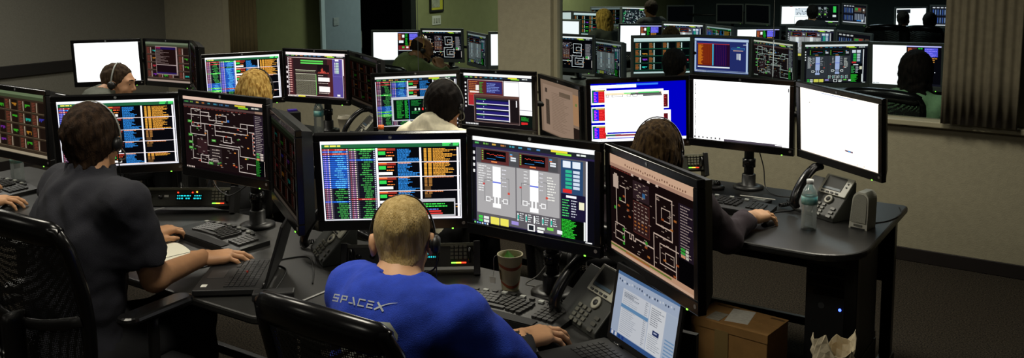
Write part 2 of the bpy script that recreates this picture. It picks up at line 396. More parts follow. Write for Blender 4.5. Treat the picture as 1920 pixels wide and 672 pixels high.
def sc_rocket(seed, far=False):
    s = S(seed, '#2b2348' if not far else '#0a0d12'); R = s.rnd
    topbar(s); s.r(.0, .0, 1, .05, '#f4f4f4', 3)
    s.r(.03, .125, .9, .84, '#2c2c30' if far else '#5a575c', 2)
    s.r(.035, .13, .68, .16, '#4a4a4e' if not far else '#16181c', 3)
    for x in (.075, .40):
        s.r(x, .135, .24, .155, '#5a2c2c' if not far else '#0e2a14', 4); s.r(x+.025, .145, .19, .11, '#060608', 5)
        y = .185
        for k in range(12):
            s.r(x+.05+k*.013, y+R.uniform(-.006, .006), .011, .006, '#e0483a', 6); s.r(x+.05+k*.013, y+.05+(k > 5)*-.03, .012, .005, '#3a8fd8', 6)
        for k in range(5): s.r(x+.008, .15+k*.024, .012, .012, '#7fc84a', 6)
        s.r(x+.09, .262, .05, .014, '#e8864a', 6)
        s.r(x+.255, .19, .045, .018, '#dfe4ea', 5); s.r(x+.255, .215, .045, .018, '#dfe4ea', 5); s.r(x+.25, .155, .02, .014, '#4aa0e0', 5); s.r(x+.25, .172, .02, .012, '#e07a4a', 5)
    pg = '#a5a3a4' if not far else '#33373c'
    s.r(.035, .30, .335, .565, pg, 3); s.r(.378, .30, .35, .48, pg, 3)
    for k in range(11): s.text(.05, .32+k*.028, .07, .018, '#e4e4e4', 5)
    for k in range(9): s.text(.63, .35+k*.03, .07, .018, '#e8e8e0', 5)
    for (x, yt) in ((.175, .32), (.49, .30)):
        rc = '#f6f6f6' if not far else '#aebce8'
        s.r(x, yt, .07, .17, rc, 5); s.r(x, yt+.185, .07, .16, rc, 5); s.r(x, yt+.17, .07, .015, '#5a6ad8', 6)
        s.r(x+.012, yt+.345, .014, .07, rc, 5); s.r(x+.042, yt+.345, .014, .07, rc, 5); s.r(x+.0, yt+.415, .07, .05, rc, 5)
        for dx in (-.06, .09):
            s.box(x+dx, yt+.35, .04, .055, '#f2f2f2', 6, .006); s.r(x+dx+.045*(dx < 0)-.012*(dx > 0), yt+.37, .014, .012, '#f2f2f2', 6)
        for k in range(5): s.text(x-.05, yt+.02+k*.035, .04, .016, '#e0e0e0', 6); s.text(x+.08, yt+.02+k*.045, .04, .016, '#d8d8e0', 6)
        s.path([(x-.07, yt+.4), (x-.07, yt+.16), (x, yt+.16)], '#5f6062', .003, 6); s.path([(x+.14, yt+.4), (x+.14, yt+.12), (x+.07, yt+.12)], '#5f6062', .003, 6)
        s.r(x+.13, yt+.27, .018, .025, '#c84a3a', 7); s.r(x-.085, yt+.2, .018, .02, '#c04040', 7)
    for k in range(5):
        x = .385+k*.068; s.r(x, .80, .010, .085, '#eef2f0', 6); s.r(x+.002, .82, .012, .05, '#2fae9a' if k != 2 else '#eef2f0', 7)
        for j in range(4): s.text(x+.02, .795+j*.024, .034, .014, '#dfe4e4', 6)
    for k in range(2): s.r(.05, .90+k*.04, .035, .03, '#3fc84a', 6); s.r(.095, .90+k*.04, .045, .03, '#e4e8e4', 6)
    s.r(.155, .895, .075, .085, '#e4dc5c', 6); s.r(.24, .895, .07, .085, '#e4dc5c', 6); s.r(.335, .9, .06, .04, '#9a8ad0', 6)
    s.r(.47, .90, .06, .075, '#eeeeee', 6); s.r(.48, .91, .04, .055, '#20242a', 7); s.r(.55, .915, .06, .025, '#dfe8df', 6); s.r(.55, .95, .05, .025, '#f0f0f0', 6); s.r(.63, .9, .05, .03, '#6fd84a', 6); s.r(.71, .91, .04, .04, '#e8e8f0', 6)
    nv = '#28456a' if not far else '#12202e'
    s.r(.74, .14, .17, .36, nv, 4); s.r(.74, .5, .19, .28, '#191430' if not far else '#070a0e', 4)
    for k in range(2): s.r(.755+k*.075, .15, .06, .07, '#dfe6f0', 5)
    for k in range(5): s.r(.775, .245+k*.042, .05, .03, '#2fb08a' if not far else '#2fc04a', 5); s.r(.835, .245+k*.042, .05, .03, '#c9d6e6', 5)
    s.r(.755, .45, .07, .04, '#d02a2a', 5); s.r(.78, .515, .08, .025, '#f0f0f4', 5)
    for k in range(7): s.text(.75, .56+k*.028, .06, .018, '#4fc86a', 5); s.text(.82, .56+k*.028, .05, .018, '#c8ccd8', 5)
    s.r(.88, .57, .04, .08, '#e8e4c4', 5)
    s.r(.74, .765, .19, .215, '#030603', 4)
    for k in range(14): s.text(.745, .775+k*.0145, .12, .012, '#35d83a', 5)
    s.r(.917, .775, .012, .2, '#e8ece8', 5); s.r(.932, .13, .012, .85, '#f0f0f4', 5); s.r(.945, .12, .055, .88, '#0a0a12', 4)
    s.r(.0, .13, .028, .83, '#101014', 4)
    for k in range(4): s.r(.004, .17+k*.07, .016, .035, '#e8e8e8', 5)
    s.r(0, .975, 1, .025, '#0b0c12', 6)
    for k in range(6): s.r(.01+k*.022, .979, .014, .018, R.choice(('#7fd87a', '#e8e8e8', '#7aa0e0')), 7)
    s.r(.93, .981, .05, .012, '#e8e8e8', 7)
    return s
def schem_body(s, dim='#dcd6d2'):
    R = s.rnd; L = dim
    s.path([(.05, .25), (.35, .25)], L); s.path([(.1, .17), (.1, .41), (.22, .41), (.22, .17), (.1, .17)], L)
    s.path([(.22, .2), (.33, .2), (.33, .3), (.55, .3), (.55, .22), (.42, .22), (.42, .33), (.5, .33)], L)
    s.path([(.08, .36), (.72, .36), (.72, .3), (.9, .3)], L); s.path([(.27, .36), (.27, .52), (.08, .52), (.08, .42)], L)
    s.path([(.72, .36), (.8, .36), (.8, .44), (.4, .44), (.4, .36)], L); s.path([(.27, .45), (.3, .45), (.3, .65), (.68, .65), (.68, .95), (.9, .95)], L)
    s.path([(.4, .44), (.4, .5), (.6, .5), (.6, .58), (.5, .58), (.5, .5)], L); s.path([(.45, .62), (.7, .62), (.7, .74), (.9, .74)], L)
    s.path([(.1, .52), (.1, .86), (.2, .86)], L); s.path([(.2, .8), (.3, .8), (.3, .9), (.2, .9), (.2, .8)], L); s.path([(.3, .85), (.42, .85)], L)
    s.path([(.78, .9), (.78, .83), (.92, .83)], L); s.path([(.82, .4), (.88, .4)], L); s.path([(.8, .36), (.8, .3)], L); s.path([(.86, .42), (.86, .68)], L)
    s.r(.16, .58, .13, .2, '#352024', 1); s.r(.32, .68, .15, .24, '#2c2326', 1)
    for _ in range(90): s.text(R.uniform(.05, .74), R.uniform(.15, .93), .03, .012, '#b9b2ac', 3)
    for (x, y) in ((.05, .33), (.05, .52), (.05, .62), (.05, .7), (.35, .56), (.3, .88)): s.r(x, y, .055, .035, '#3f9a3a', 4); s.r(x+.01, y+.008, .035, .014, '#9ae08a', 5)
    for _ in range(26): s.r(R.uniform(.1, .8), R.uniform(.17, .9), .022, .016, R.choice(('#d88a3c', '#c8702c', '#c84a3c', '#3f9a3a', '#e8a04a')), 4)
    s.r(.56, .27, .025, .03, '#3a74c8', 4)
    for k in range(6): s.r(.87, .4+k*.055, .03, .022, '#d8cfc8', 4); s.r(.86, .405+k*.055, .015, .015, '#c84a3c', 5)
    for k in range(5): s.text(.35, .7+k*.04, .1, .014, '#c8c0b8', 4)
def sc_schem(seed):
    s = S(seed, '#1b1113'); topbar(s); s.r(0, .0, 1, .045, '#f2d8c8', 3); s.r(0, .11, 1, .03, '#5a4646', 2); s.r(.9, .11, .1, .03, '#a08878', 3)
    for k in range(16): s.r(.01+k*.05, .145, .035, .012, '#6a2f2c', 2)
    schem_body(s); R = s.rnd
    s.r(.885, .16, .115, .58, '#2a2030', 6)
    for k in range(22): s.text(.9, .17+k*.024, .09, .012, '#b8b0b0', 7)
    for k in range(3): s.r(.9, .66+k*.035, .035, .026, '#3fae4a' if k < 2 else '#e0a068', 7); s.r(.945, .66+k*.035, .035, .026, '#d8d0c8', 7)
    s.r(.885, .745, .115, .225, '#04060a', 6)
    for k in range(16): s.text(.89, .755+k*.0135, .06, .011, '#2f9a34', 7)
    s.r(.988, .76, .006, .2, '#e8d8d0', 7); s.r(0, .972, 1, .028, '#140c10', 7)
    for k in range(5): s.r(.01+k*.022, .976, .014, .02, '#e8dcd4', 8)
    return s
def sc_schem2(seed, far=False):
    bgd = '#191012' if not far else '#050508'
    s = S(seed, bgd); R = s.rnd; L = '#e2d6ce' if not far else '#f2f2f4'
    if far: topbar(s)
    else:
        s.r(0, 0, 1, .1, '#f0d2ba', 1); s.r(0, .095, 1, .035, '#c8a898', 2)
        for k in range(26): s.r(.2+k*.028, R.uniform(.05, .07), .012, .018, '#8a6a5a', 2)
        for k in range(8): s.r(.01+k*.035, .135, .028, .014, '#7a3a34', 2)
        for k in range(4): s.r(.28+k*.1, .125, .03, .022, '#f2e4da', 3)
    s.r(.04, .21, .07, .13, '#d8ccc4', 3); s.r(.055, .19, .04, .03, '#d8ccc4', 3)
    s.path([(.08, .34), (.08, .72)], L, .008); s.path([(.13, .3), (.2, .3), (.2, .45), (.12, .45)], L); s.path([(.06, .72), (.06, .86), (.18, .86), (.18, .7), (.06, .7)], L); s.path([(.06, .78), (.18, .78)], L)
    s.path([(.18, .74), (.25, .74), (.25, .79), (.275, .79), (.275, .74), (.3, .74), (.3, .79), (.325, .79), (.325, .76), (.55, .76)], L, .008)
    s.r(.3, .18, .2, .18, '#352830', 1); s.r(.3, .38, .2, .32, '#3a2426', 1); s.box(.3, .38, .2, .32, '#6a3a34', 2)
    for r_ in range(8):
        for k in range(4):
            s.text(.315+k*.045, .4+r_*.036, .03, .016, '#bdb2aa', 3)
            if r_ in (5, 6) : s.r(.315+k*.045, .4+r_*.036, .022, .016, '#b8763c', 4)
    for _ in range(16): s.text(R.uniform(.31, .46), R.uniform(.19, .33), .03, .014, '#c0b6ae', 3)
    s.r(.42, .27, .035, .045, '#3a78b8', 5)
    s.path([(.58, .22), (.58, .5), (.76, .5)], L, .008); s.path([(.58, .22), (.76, .22), (.76, .6), (.55, .6), (.55, .94), (.8, .94), (.8, .62)], L, .008)
    s.path([(.62, .67), (.62, .86), (.8, .86)], L, .006); s.path([(.62, .67), (.83, .67)], L, .006); s.box(.64, .32, .1, .12, L, 2, .005); s.box(.68, .73, .1, .1, L, 2, .005)
    for _ in range(60): s.text(R.uniform(.03, .78), R.uniform(.18, .9), .035, .013, '#b6aaa2', 3)
    for (x, y) in ((.1, .5), (.17, .38), (.64, .42), (.78, .38), (.74, .48), (.66, .8), (.8, .78), (.77, .9), (.44, .78), (.22, .45), (.22, .5), (.24, .56), (.47, .86)): s.r(x, y, .03, .02, R.choice(('#b8763c', '#c88a4a', '#a85a30')), 4)
    for (x, y) in ((.05, .53), (.12, .42), (.16, .72), (.16, .8), (.45, .73), (.16, .86)): s.r(x, y, .025, .03, '#3fae3a', 5)
    s.r(.83, .2, .17, .5, '#241c2c' if not far else '#14161c', 3); s.r(.83, .7, .17, .24, '#060508', 3)
    for k in range(18): s.text(.85, .215+k*.026, .13, .014, '#b9b0b4', 4)
    for k in range(3): s.r(.855, .6+k*.032, .045, .024, '#3fbe4a' if k < 2 else '#e8b088', 5); s.r(.905, .6+k*.032, .03, .024, '#e0e8e0', 5)
    s.r(.985, .72, .008, .22, '#f0e0d8', 5)
    if not far:
        s.r(0, .925, 1, .075, '#d8b49a', 6); s.r(0, .94, .75, .018, '#6a8a3a', 7); s.r(.2, .945, .3, .02, '#c8704a', 7); s.r(0, .975, 1, .025, '#e8ccb8', 7)
    return s
def sc_plots(seed, far=False, term=False):
    s = S(seed, '#4a3e34' if not far else '#0c1c18'); R = s.rnd
    s.r(0, 0, 1, .05, '#8fa886' if not far else '#e8f4f4', 1); s.r(0, .05, 1, .05, '#5a6a50' if not far else '#cfe8e6', 1)
    nx, ny = 4, 4
    for i in range(nx):
        for j in range(ny):
            x = .02+i*.245; y = .13+j*.2
            s.r(x, y, .11, .165, '#5a3c30' if not far else '#123028', 2); s.r(x+.09, y+.01, .014, .15, '#e8ddd0' if not far else '#dff4f0', 3)
            for k in range(6): s.r(x+.01, y+.015+k*.025, R.uniform(.04, .07), .01, '#a8584a' if not far else '#c8702c', 3)
            s.r(x+.125, y, .105, .165, '#2c201c' if not far else '#04080a', 2)
            c = R.choice(('#4fd83a', '#e8a03a', '#c83a4a', '#4a4ae0', '#2fd8c8', '#8a3ac8')); n = R.randint(4, 9); yy = y+R.uniform(.04, .1)
            if R.random() < .55: 
                for k in range(n): s.r(x+.13+k*.09/n, yy, .09/n, R.uniform(.01, .055), c, 4)
            s.r(x, y+.17, .235, .008, '#8a7a68' if not far else '#2f7a5a', 3)
    s.r(0, .955, 1, .045, '#d8ccba' if not far else '#cfe4e4', 3)
    if term:
        s.r(.23, .1, .5, .72, '#c8b8b4', 6); s.r(.24, .12, .46, .06, '#2c1a6a', 7); s.r(.24, .18, .46, .38, '#2a1a18', 7); s.r(.24, .58, .46, .2, '#22141a', 7); s.r(.24, .76, .46, .04, '#3a2a7a', 8)
        for k in range(18): s.text(.25, .19+k*.02, R.uniform(.1, .34), .014, '#a89690', 8)
        s.r(.24, .565, .48, .012, '#e8dcd8', 8); s.r(.705, .2, .015, .55, '#f0e8e4', 8); s.r(.25, .13, .1, .03, '#c83a5a', 8)
    return s
def sc_white(seed, warm=False, icons=True):
    s = S(seed, '#ffffff' if not warm else '#fff6ea')
    if icons:
        for k in range(4):
            y = .06+k*.26
            for j in range(9): s.r(.012, y+j*.022, .014, .013, '#5a5a5a', 1)
        for k in range(7): s.r(.005+k*.045, .955, .016, .03, '#4a4a4a', 1)
        s.r(.33, .965, .6, .035, '#3c3640', 1); s.r(.86, .972, .1, .016, '#e0e0e0', 2); s.r(.98, .05, .012, .06, '#5a5a5a', 1)
    if warm:
        s.r(.28, .02, .42, .012, '#8a9ab8', 1); s.r(.12, .2, .012, .018, '#6a6a6a', 1); s.r(.59, .8, .1, .025, '#5a4a5a', 1); s.r(.63, .805, .03, .012, '#3a8ac8', 2); s.r(.74, .965, .01, .02, '#444444', 1); s.r(.82, .965, .01, .02, '#444444', 1); s.r(0, .9, 1, .1, '#fff0dc', 1)
    return s
def sc_half(seed, wfrac=.54, rightdark=False):
    s = S(seed, '#050509'); s.r(0, .0, wfrac, 1, '#ffffff', 1); R = s.rnd
    s.r(wfrac, .0, 1-wfrac, .03, '#b9b4e8', 1)
    s.r(wfrac+.02, .05, .13, .25, '#4a1c1c', 1); s.r(wfrac+.1, .09, .05, .1, '#e8e8e8', 2); s.r(wfrac+.03, .3, .1, .09, '#e4e4ea', 2)
    for k in range(8): s.text(wfrac+.02, .06+k*.03, .07, .02, '#d8703c', 3)
    for k in range(9): s.text(wfrac+.17, .05+k*.05, .07, .035, '#1fae2c', 2, .9)
    s.r(wfrac+.26, .05, .19, .22, '#4a4ac0', 1)
    for k in range(10): s.text(wfrac+.265, .07+k*.045, .18, .03, '#8a7af0' if k < 5 else '#d08a3a', 3)
    s.r(wfrac+.02, .48, .25, .16, '#6a1a1c', 1); s.r(wfrac+.1, .52, .05, .06, '#3fae4a', 2); s.r(wfrac+.19, .52, .05, .06, '#e8d8d8', 2); s.r(wfrac+.02, .65, .4, .015, '#c8c8d0', 2)
    for k in range(5): s.r(.01+k*.02, .965, .012, .02, '#6a6a70', 2)
    s.r(wfrac, .95, 1-wfrac, .05, '#101018', 2)
    return s
def sc_chart(seed):
    s = S(seed, '#3a1a1c'); topbar(s); s.r(0, 0, 1, .06, '#f4ecec', 3); R = s.rnd
    s.r(.0, .11, .03, .84, '#201418', 2)
    for k in range(5): s.r(.0, .32+k*.11, .022, .05, '#f0e8e8', 3)
    s.r(.03, .12, .76, .84, '#4a2226', 1); s.r(.12, .14, .58, .8, '#2a1c1e', 2); s.r(.785, .12, .165, .84, '#564a94', 2)
    for k in range(15): s.r(.06, .15+k*.052, .035, .02, '#e8a8a0', 3); s.r(.04, .15+k*.052, .012, .02, '#f0e8e4', 3)
    s.r(.25, .17, .38, .03, '#5fd85a', 3); s.r(.25, .22, .38, .03, '#5fd85a', 3)
    for (y0, n) in ((.40, 1), (.48, 3), (.64, 7)):
        for j in range(n):
            for k in range(8): s.r(.16+k*.042, y0+j*.044, .036, .034, '#8a8a72', 3); s.r(.163+k*.042, y0+j*.044+.006, .03, .022, '#4c4a40', 4)
    s.r(.155, .39, .35, .008, '#d8d8c0', 4); s.r(.155, .47, .35, .008, '#d8d8c0', 4); s.r(.155, .62, .35, .008, '#d8d8c0', 4); s.r(.155, .95, .35, .008, '#d8d8c0', 4); s.r(.5, .48, .008, .46, '#8fe07a', 4)
    s.r(.53, .26, .2, .2, '#1a1014', 3)
    for k in range(20): h = R.uniform(.01, .13)*(1.2 if 5 < k < 13 else .3); s.r(.535+k*.0095, .45-h, .006, h, '#e0584a', 4)
    s.r(.54, .54, .19, .09, '#fbf6f4', 4); s.r(.55, .74, .18, .12, '#fbf6f4', 4); s.text(.54, .66, .19, .02, '#d8c8c0', 4); s.text(.54, .49, .1, .02, '#d8c8c0', 4); s.text(.54, .88, .19, .02, '#d8c8c0', 4)
    s.box(.79, .125, .15, .38, '#7a6ac0', 4, .004); s.r(.83, .13, .06, .04, '#f0f0f4', 5)
    for k in range(7): s.r(.84, .2+k*.035, .05, .025, '#bfe0c8', 5); s.r(.82, .2+k*.035, .012, .025, '#e8e8f0', 5)
    s.r(.85, .9, .05, .04, '#f0f0f4', 5); s.r(.955, .12, .016, .84, '#f4ecec', 4); s.r(.955, .48, .016, .48, '#3a2030', 5); s.box(.03, .115, .925, .855, '#f0e4e4', 5, .006)
    s.r(0, .965, 1, .035, '#2a2024', 5)
    for k in range(8): s.r(.01+k*.024, .97, .016, .025, '#e8e0d8', 6)
    s.r(.19, .965, .12, .03, '#e0d84a', 6)
    return s
def sc_windows(seed):
    s = S(seed, '#0000a4'); s.r(.27, .02, .44, .03, '#2a6ad0', 1)
    s.r(0, .03, .48, .055, '#ffffff', 1)
    for k in range(3):
        y = .09+k*.31
        s.r(.005, y, .16, .27, '#ffffff', 1); s.r(.012, y+.02, .14, .22, '#0d5a3a', 2); s.r(.03, y+.045, .05, .19, '#1a1ad0', 3); s.r(.08, y+.045, .07, .19, '#b01418', 3); s.r(.05, y+.025, .09, .016, '#c8a83a', 3)
        for j in range(6): s.r(.032, y+.06+j*.028, .02+.01*(j % 2), .012, '#d83ae0', 4); s.text(.085, y+.06+j*.028, .06, .014, '#e83a3a', 4)
    s.r(.005, .87, .48, .07, '#ffffff', 1); s.r(.012, .88, .3, .035, '#2a5a4a', 2); s.r(.25, .885, .22, .03, '#7a2a30', 3)
    for k in range(3): 
        y = .16+k*.33; s.r(.6, y, .24 if k else .22, .3, '#ffffff', 1); s.r(.74, y+.06, .07, .22, '#4a0c12', 2)
        for j in range(6): s.text(.745, y+.08+j*.03, .05, .02, '#a83a3a', 3)
    s.r(.145, .125, .62, .82-.1, '#ffffff', 5); s.r(.15, .17, .6, .04, '#d8c8a8', 6); s.r(.42, .175, .32, .04, '#4a4a4a', 7); s.r(.55, .21, .2, .03, '#5a5a5a', 7); s.r(.35, .17, .12, .02, '#5fc86a', 7); s.r(.5, .165, .22, .02, '#3fb85a', 8)
    for (x, wd) in ((.16, .03), (.22, .12), (.38, .04), (.44, .05)): s.r(x, .2, wd, .04, '#6a6a68', 6); s.r(x+.006, .208, wd-.012, .024, '#f4f4f4', 7)
    s.r(0, .955, 1, .045, '#f8f8ff', 4); s.r(.1, .965, .006, .02, '#555555', 5)
    return s
def sc_term(seed):
    s = S(seed, '#151114'); topbar(s); s.r(0, 0, 1, .05, '#f4f4f4', 3); R = s.rnd
    s.r(.06, .12, .53, .5, '#5a2428', 2); s.box(.06, .12, .53, .5, '#d8c8c8', 3, .005)
    for k in range(8): s.text(.08, .15+k*.035, .14, .022, '#c87a3a', 4)
    s.r(.18, .22, .05, .1, '#e8e4e0', 4)
    for k in range(8): s.text(.24, .16+k*.028, .06, .02, '#2f9a34', 4, .9)
    s.r(.34, .15, .23, .22, '#2c2a6a', 4)
    for k in range(6): s.text(.35, .18+k*.03, .2, .02, '#8aa0e8', 5)
    s.r(.07, .38, .1, .23, '#a82a30', 4); s.r(.09, .34, .14, .03, '#e8dcd8', 5)
    s.r(.6, .12, .21, .3, '#ffffff', 3); s.r(.81, .12, .19, .62, '#ffffff', 3); s.r(.6, .13, .21, .012, '#b8b8c0', 4); s.r(.812, .12, .006, .5, '#a8a8b0', 4); s.r(.81, .64, .19, .012, '#a8a8b0', 4)
    s.r(.15, .4, .67, .53, '#3a2a2a', 6); s.box(.15, .4, .67, .53, '#8a7470', 7, .005); s.r(.16, .41, .65, .035, '#5a3c34', 7); s.r(.18, .48, .49, .42, '#141a30', 7)
    for k in range(4): s.r(.185, .51+k*.1, .48, .055, '#231c6a', 8); s.r(.185, .565+k*.1, .48, .014, '#f0eef4', 9); s.text(.19, .48+k*.1, .16, .022, '#3a9a4a', 9); s.r(.29, .52+k*.1, .01, .02, '#b8c8f0', 9)
    s.r(.665, .47, .016, .42, '#f0eef4', 9); s.r(.69, .47, .12, .42, '#1a1416', 8); s.r(.77, .48, .016, .12, '#f0eef0', 9)
    s.r(.82, .75, .18, .22, '#0c1410', 4)
    for k in range(4): s.text(.84, .77+k*.02, .12, .016, '#2fae3a', 5); s.r(.84, .86+R.uniform(0, .02), .03+.02*k, .04, '#d02a2a', 6)
    for k in range(7): s.r(.015, .17+k*.075, .022, .035, '#e4e4e4', 4)
    s.r(0, .96, 1, .04, '#120e10', 5)
    for k in range(8): s.r(.015+k*.025, .955, .017, .028, '#e8e8e8', 6)
    return s
def sc_doc(seed):
    s = S(seed, '#8f7a68'); R = s.rnd; s.r(.06, .08, .78, .9, '#a08a78', 1); s.r(.84, .12, .16, .55, '#b08a66', 1); s.r(.84, .72, .16, .28, '#2a201c', 2)
    s.r(.12, .15, .06, .08, '#4c4038', 3); s.r(.5, .15, .28, .08, '#6f6050', 2); s.r(.13, .36, .1, .48, '#5f5246', 2)
    for k in range(20): s.r(.14, .37+k*.023, .08, .012, '#3c342e', 3)
    for k in range(24): s.text(.3, .2+k*.03, .45, .014, '#7f6c5c', 3)
    s.r(.9, .27, .04, .05, '#6a8a4a', 3)
    return s
def sc_spec(seed):
    s = S(seed, '#1c2c6a'); R = s.rnd; s.r(0, .02, 1, .07, '#c8d8f4', 1); s.r(.03, .1, .94, .83, '#27306e', 1); s.r(.06, .18, .6, .62, '#2a0c2c', 2); s.r(.06, .18, .27, .62, '#7a2410', 3)
    for k in range(30): s.r(.07, .2+k*.019, R.uniform(.05, .1), .015, '#e07a1c', 4)
    for k in range(9): s.r(.14+k*.022, .19, .006, .55, '#a03c18', 4)
    s.r(.335, .17, .022, .62, '#4ac8f0', 5); s.r(.38, .18, .22, .6, '#1f0c4a', 4)
    for k in range(7): s.r(.37+k*.035, .18, .004, .6, '#7a2440', 5)
    s.r(.05, .16, .6, .02, '#c83a3c', 5); s.r(.06, .82, .6, .035, '#fafaff', 5); s.r(.0, .1, .03, .83, '#b8ccf0', 2); s.r(.955, .1, .03, .83, '#c8d8f4', 2); s.r(0, .93, 1, .05, '#aebede', 2); s.r(.05, .94, .9, .02, '#27306e', 3)
    s.box(.69, .26, .24, .05, '#3a9ae0', 3, .005); s.r(.72, .33, .18, .02, '#e8b8a8', 3); s.r(.78, .42, .05, .17, '#b8b8cc', 3); s.r(.835, .42, .02, .18, '#ffffff', 3); s.r(.9, .16, .07, .015, '#e8e8f4', 3); s.r(.79, .23, .05, .015, '#5fe0a0', 3)
    for k in range(8): s.r(.01+k*.026, .955, .016, .025, '#e8e8f0', 4)
    return s
def sc_bars(seed, wide=False):
    s = S(seed, '#14141c'); R = s.rnd
    for k in range(4): s.r(.04+k*.12, .04, .08, .05, '#e4e4ea', 1)
    for j in range(2):
        for k in range(6): s.r(.04+k*.07, .15+j*.42, .045, .32, '#34466a', 1); s.r(.05+k*.07, .18+j*.42, .022, .24, '#8aa0c8' if k % 2 else '#3a5ab0', 2)
    s.r(.5, .12, .3, .26, '#6a5a4a', 1); s.r(.53, .15, .12, .12, '#3fae4a', 2); s.r(.66, .15, .1, .12, '#c83a34', 2); s.r(.84, .12, .12, .3, '#5a4a40', 1); s.r(.86, .2, .06, .1, '#f4f4f4', 2)
    s.r(.5, .45, .44, .4, '#3a3e4e', 1)
    for k in range(6): s.r(.52+k*.07, .48, .03, .34, '#a8b0c0', 2)
    s.r(.6, .82, .18, .06, '#3a8ae0', 3); s.r(.8, .78, .08, .13, '#f4f8ff', 3); s.r(.0, .94, 1, .06, '#d8d8e0', 2); s.r(.95, .6, .03, .35, '#f0f0f4', 3)
    return s
def sc_far_misc(seed):
    s = S(seed, '#0a0c10'); R = s.rnd
    for k in range(3): s.r(.08+k*.2, .08, .12, .55, '#2c3034', 1); s.r(.1+k*.2, .12, .08, .12, '#9aa0a4', 2); s.r(.11+k*.2, .48, .06, .08, '#8fe04a', 2)
    s.chips(.08, .1, .6, .6, 40, ('#c8ccd0', '#3fae4a', '#8a9098', '#e8e8e8'), .02, 3); s.r(.82, .06, .1, .35, '#3fd85a', 2); s.r(.8, .55, .12, .12, '#e8e8ec', 2); s.r(0, .9, 1, .05, '#eef0f4', 2); s.r(.65, .94, .15, .05, '#7fe03a', 3)
    return s
def sc_white2(seed):
    s = S(seed, '#ffffff'); s.r(.5, .08, .48, .42, '#c8ccd4', 1); s.chips(.52, .1, .42, .35, 30, ('#5a6068', '#8a9098', '#f0f0f0'), .05, 2); s.r(.5, .56, .5, .02, '#30343a', 2); s.r(.49, .56, .01, .44, '#30343a', 2); s.r(.3, 0, .1, .02, '#c84a4a', 2); return s
def sc_white3(seed):
    s = S(seed, '#ffffff'); s.r(.02, .05, .46, .2, '#14161a', 1); s.r(.5, .0, .5, .02, '#d8d8e0', 1); return s
def sc_maze(seed):
    s = S(seed, '#1a2026'); topbar(s); R = s.rnd; s.r(0, .0, 1, .06, '#ffffff', 3)
    s.chips(.05, .15, .75, .75, 140, ('#e8eef0', '#9aa4a8', '#c8d0d4', '#3a6a5a'), .035, 2); s.chips(.0, .2, .1, .7, 14, ('#3fae6a',), .05, 3); s.r(.66, .09, .14, .04, '#5fe07a', 4); s.chips(.8, .15, .2, .7, 50, ('#8a9094', '#d8dcde'), .02, 3); return s
def sc_off(seed): return S(seed, '#0b0d10')
def sc_laptop(seed):
    s = S(seed, '#c4cfe2'); R = s.rnd; s.r(0, 0, 1, .05, '#5a7fb0', 1); s.r(0, .05, 1, .17, '#b8c6de', 1)
    for k in range(22): s.r(.03+k*.042, R.uniform(.1, .14), .02, .03, R.choice(('#5a6a80', '#8a9ab0', '#3a4a6a', '#dfe6f0')), 2)
    s.r(0, .22, .12, .7, '#b4c2da', 2); s.r(.12, .23, .45, .69, '#e2e6ee', 2); s.r(.58, .23, .24, .69, '#eceff4', 2); s.r(.83, .23, .17, .69, '#bccadf', 2)
    for k in range(22): s.text(.14, .25+k*.03, .28, .014, '#a8b0be', 3); s.text(.5, .25+k*.03, .05, .014, '#7a8290', 3)
    s.r(.12, .46, .45, .055, '#6f9cc8', 4)
    for k in range(3): s.text(.15, .27+k*.025, .3, .016, '#6a7280', 4)
    for k in range(9): s.text(.6, .27+k*.03, .2, .016, '#6a707c', 3)
    s.r(.66, .58, .1, .07, '#2c3a6a', 4); s.r(.68, .6, .05, .02, '#c8d0e8', 5)
    for k in range(8): s.text(.6, .66+k*.03, .2, .014, '#9aa2ae', 3)
    for k in range(6): s.r(.85, .6+k*.05, .14, .02, '#7fa4cc', 3)
    s.r(0, .93, 1, .07, '#3c5f9a', 4)
    for k in range(4): s.r(.02+k*.06, .935, .035, .055, R.choice(('#1f3f8a', '#e8e8f0', '#24408a')), 5)
    return s

# ------------------------------------------------------------------ monitors
MW, MH = .474, .296; BS, BT, BB = .023, .024, .038; ZC = BB+MH/2
def bezel_geo():
    g = G(); o = MW/2+BS
    y0, y1 = -.007, .018
    g.box(-o, o, y0, y1, ZC+MH/2, ZC+MH/2+BT); g.box(-o, o, y0, y1, 0, BB)
    g.box(-o, -MW/2, y0, y1, BB, BB+MH); g.box(MW/2, o, y0, y1, BB, BB+MH)
    return g
def back_geo():
    g = G(); o = MW/2+BS-.004; t = BB+MH+BT-.004
    g.add([(-o,.0175,.004),(o,.0175,.004),(o,.0175,t),(-o,.0175,t),(-o+.03,.058,.04),(o-.03,.058,.04),(o-.03,.058,t-.01),(-o+.03,.058,t-.01)],
          [(0,3,2,1),(4,5,6,7),(0,1,5,4),(1,2,6,5),(2,3,7,6),(3,0,4,7)])
    for k in range(9): g.box(-.16, .16, .058, .061, t-.05-k*.009, t-.046-k*.009)
    return g
def logo_geo():
    g = G(); P = [(.0065*math.cos(a*math.pi/8), .0065*math.sin(a*math.pi/8)) for a in range(16)]
    M = TR(0, -.0072, ZC+MH/2+BT/2, rad(90)); g.prism(P, 0, .0008, M); return g
def logo_mark():
    g = G(); M = TR(0, -.0081, ZC+MH/2+BT/2, rad(90))
    for (x, y, wd, h) in ((-.0042, -.002, .0011, .0068), (-.0032, .0012, .0022, .001), (-.0014, -.002, .0011, .0036), (.0008, -.0045, .0011, .0068), (.0018, .0012, .0022, .001), (.0018, -.002, .0022, .001), (.0034, -.002, .0011, .0042)):
        g.add([(x+y*.25, y, 0), (x+wd+y*.25, y, 0), (x+wd+(y+h)*.25, y+h, 0), (x+(y+h)*.25, y+h, 0)], [(0, 1, 2, 3)], M)
    return g
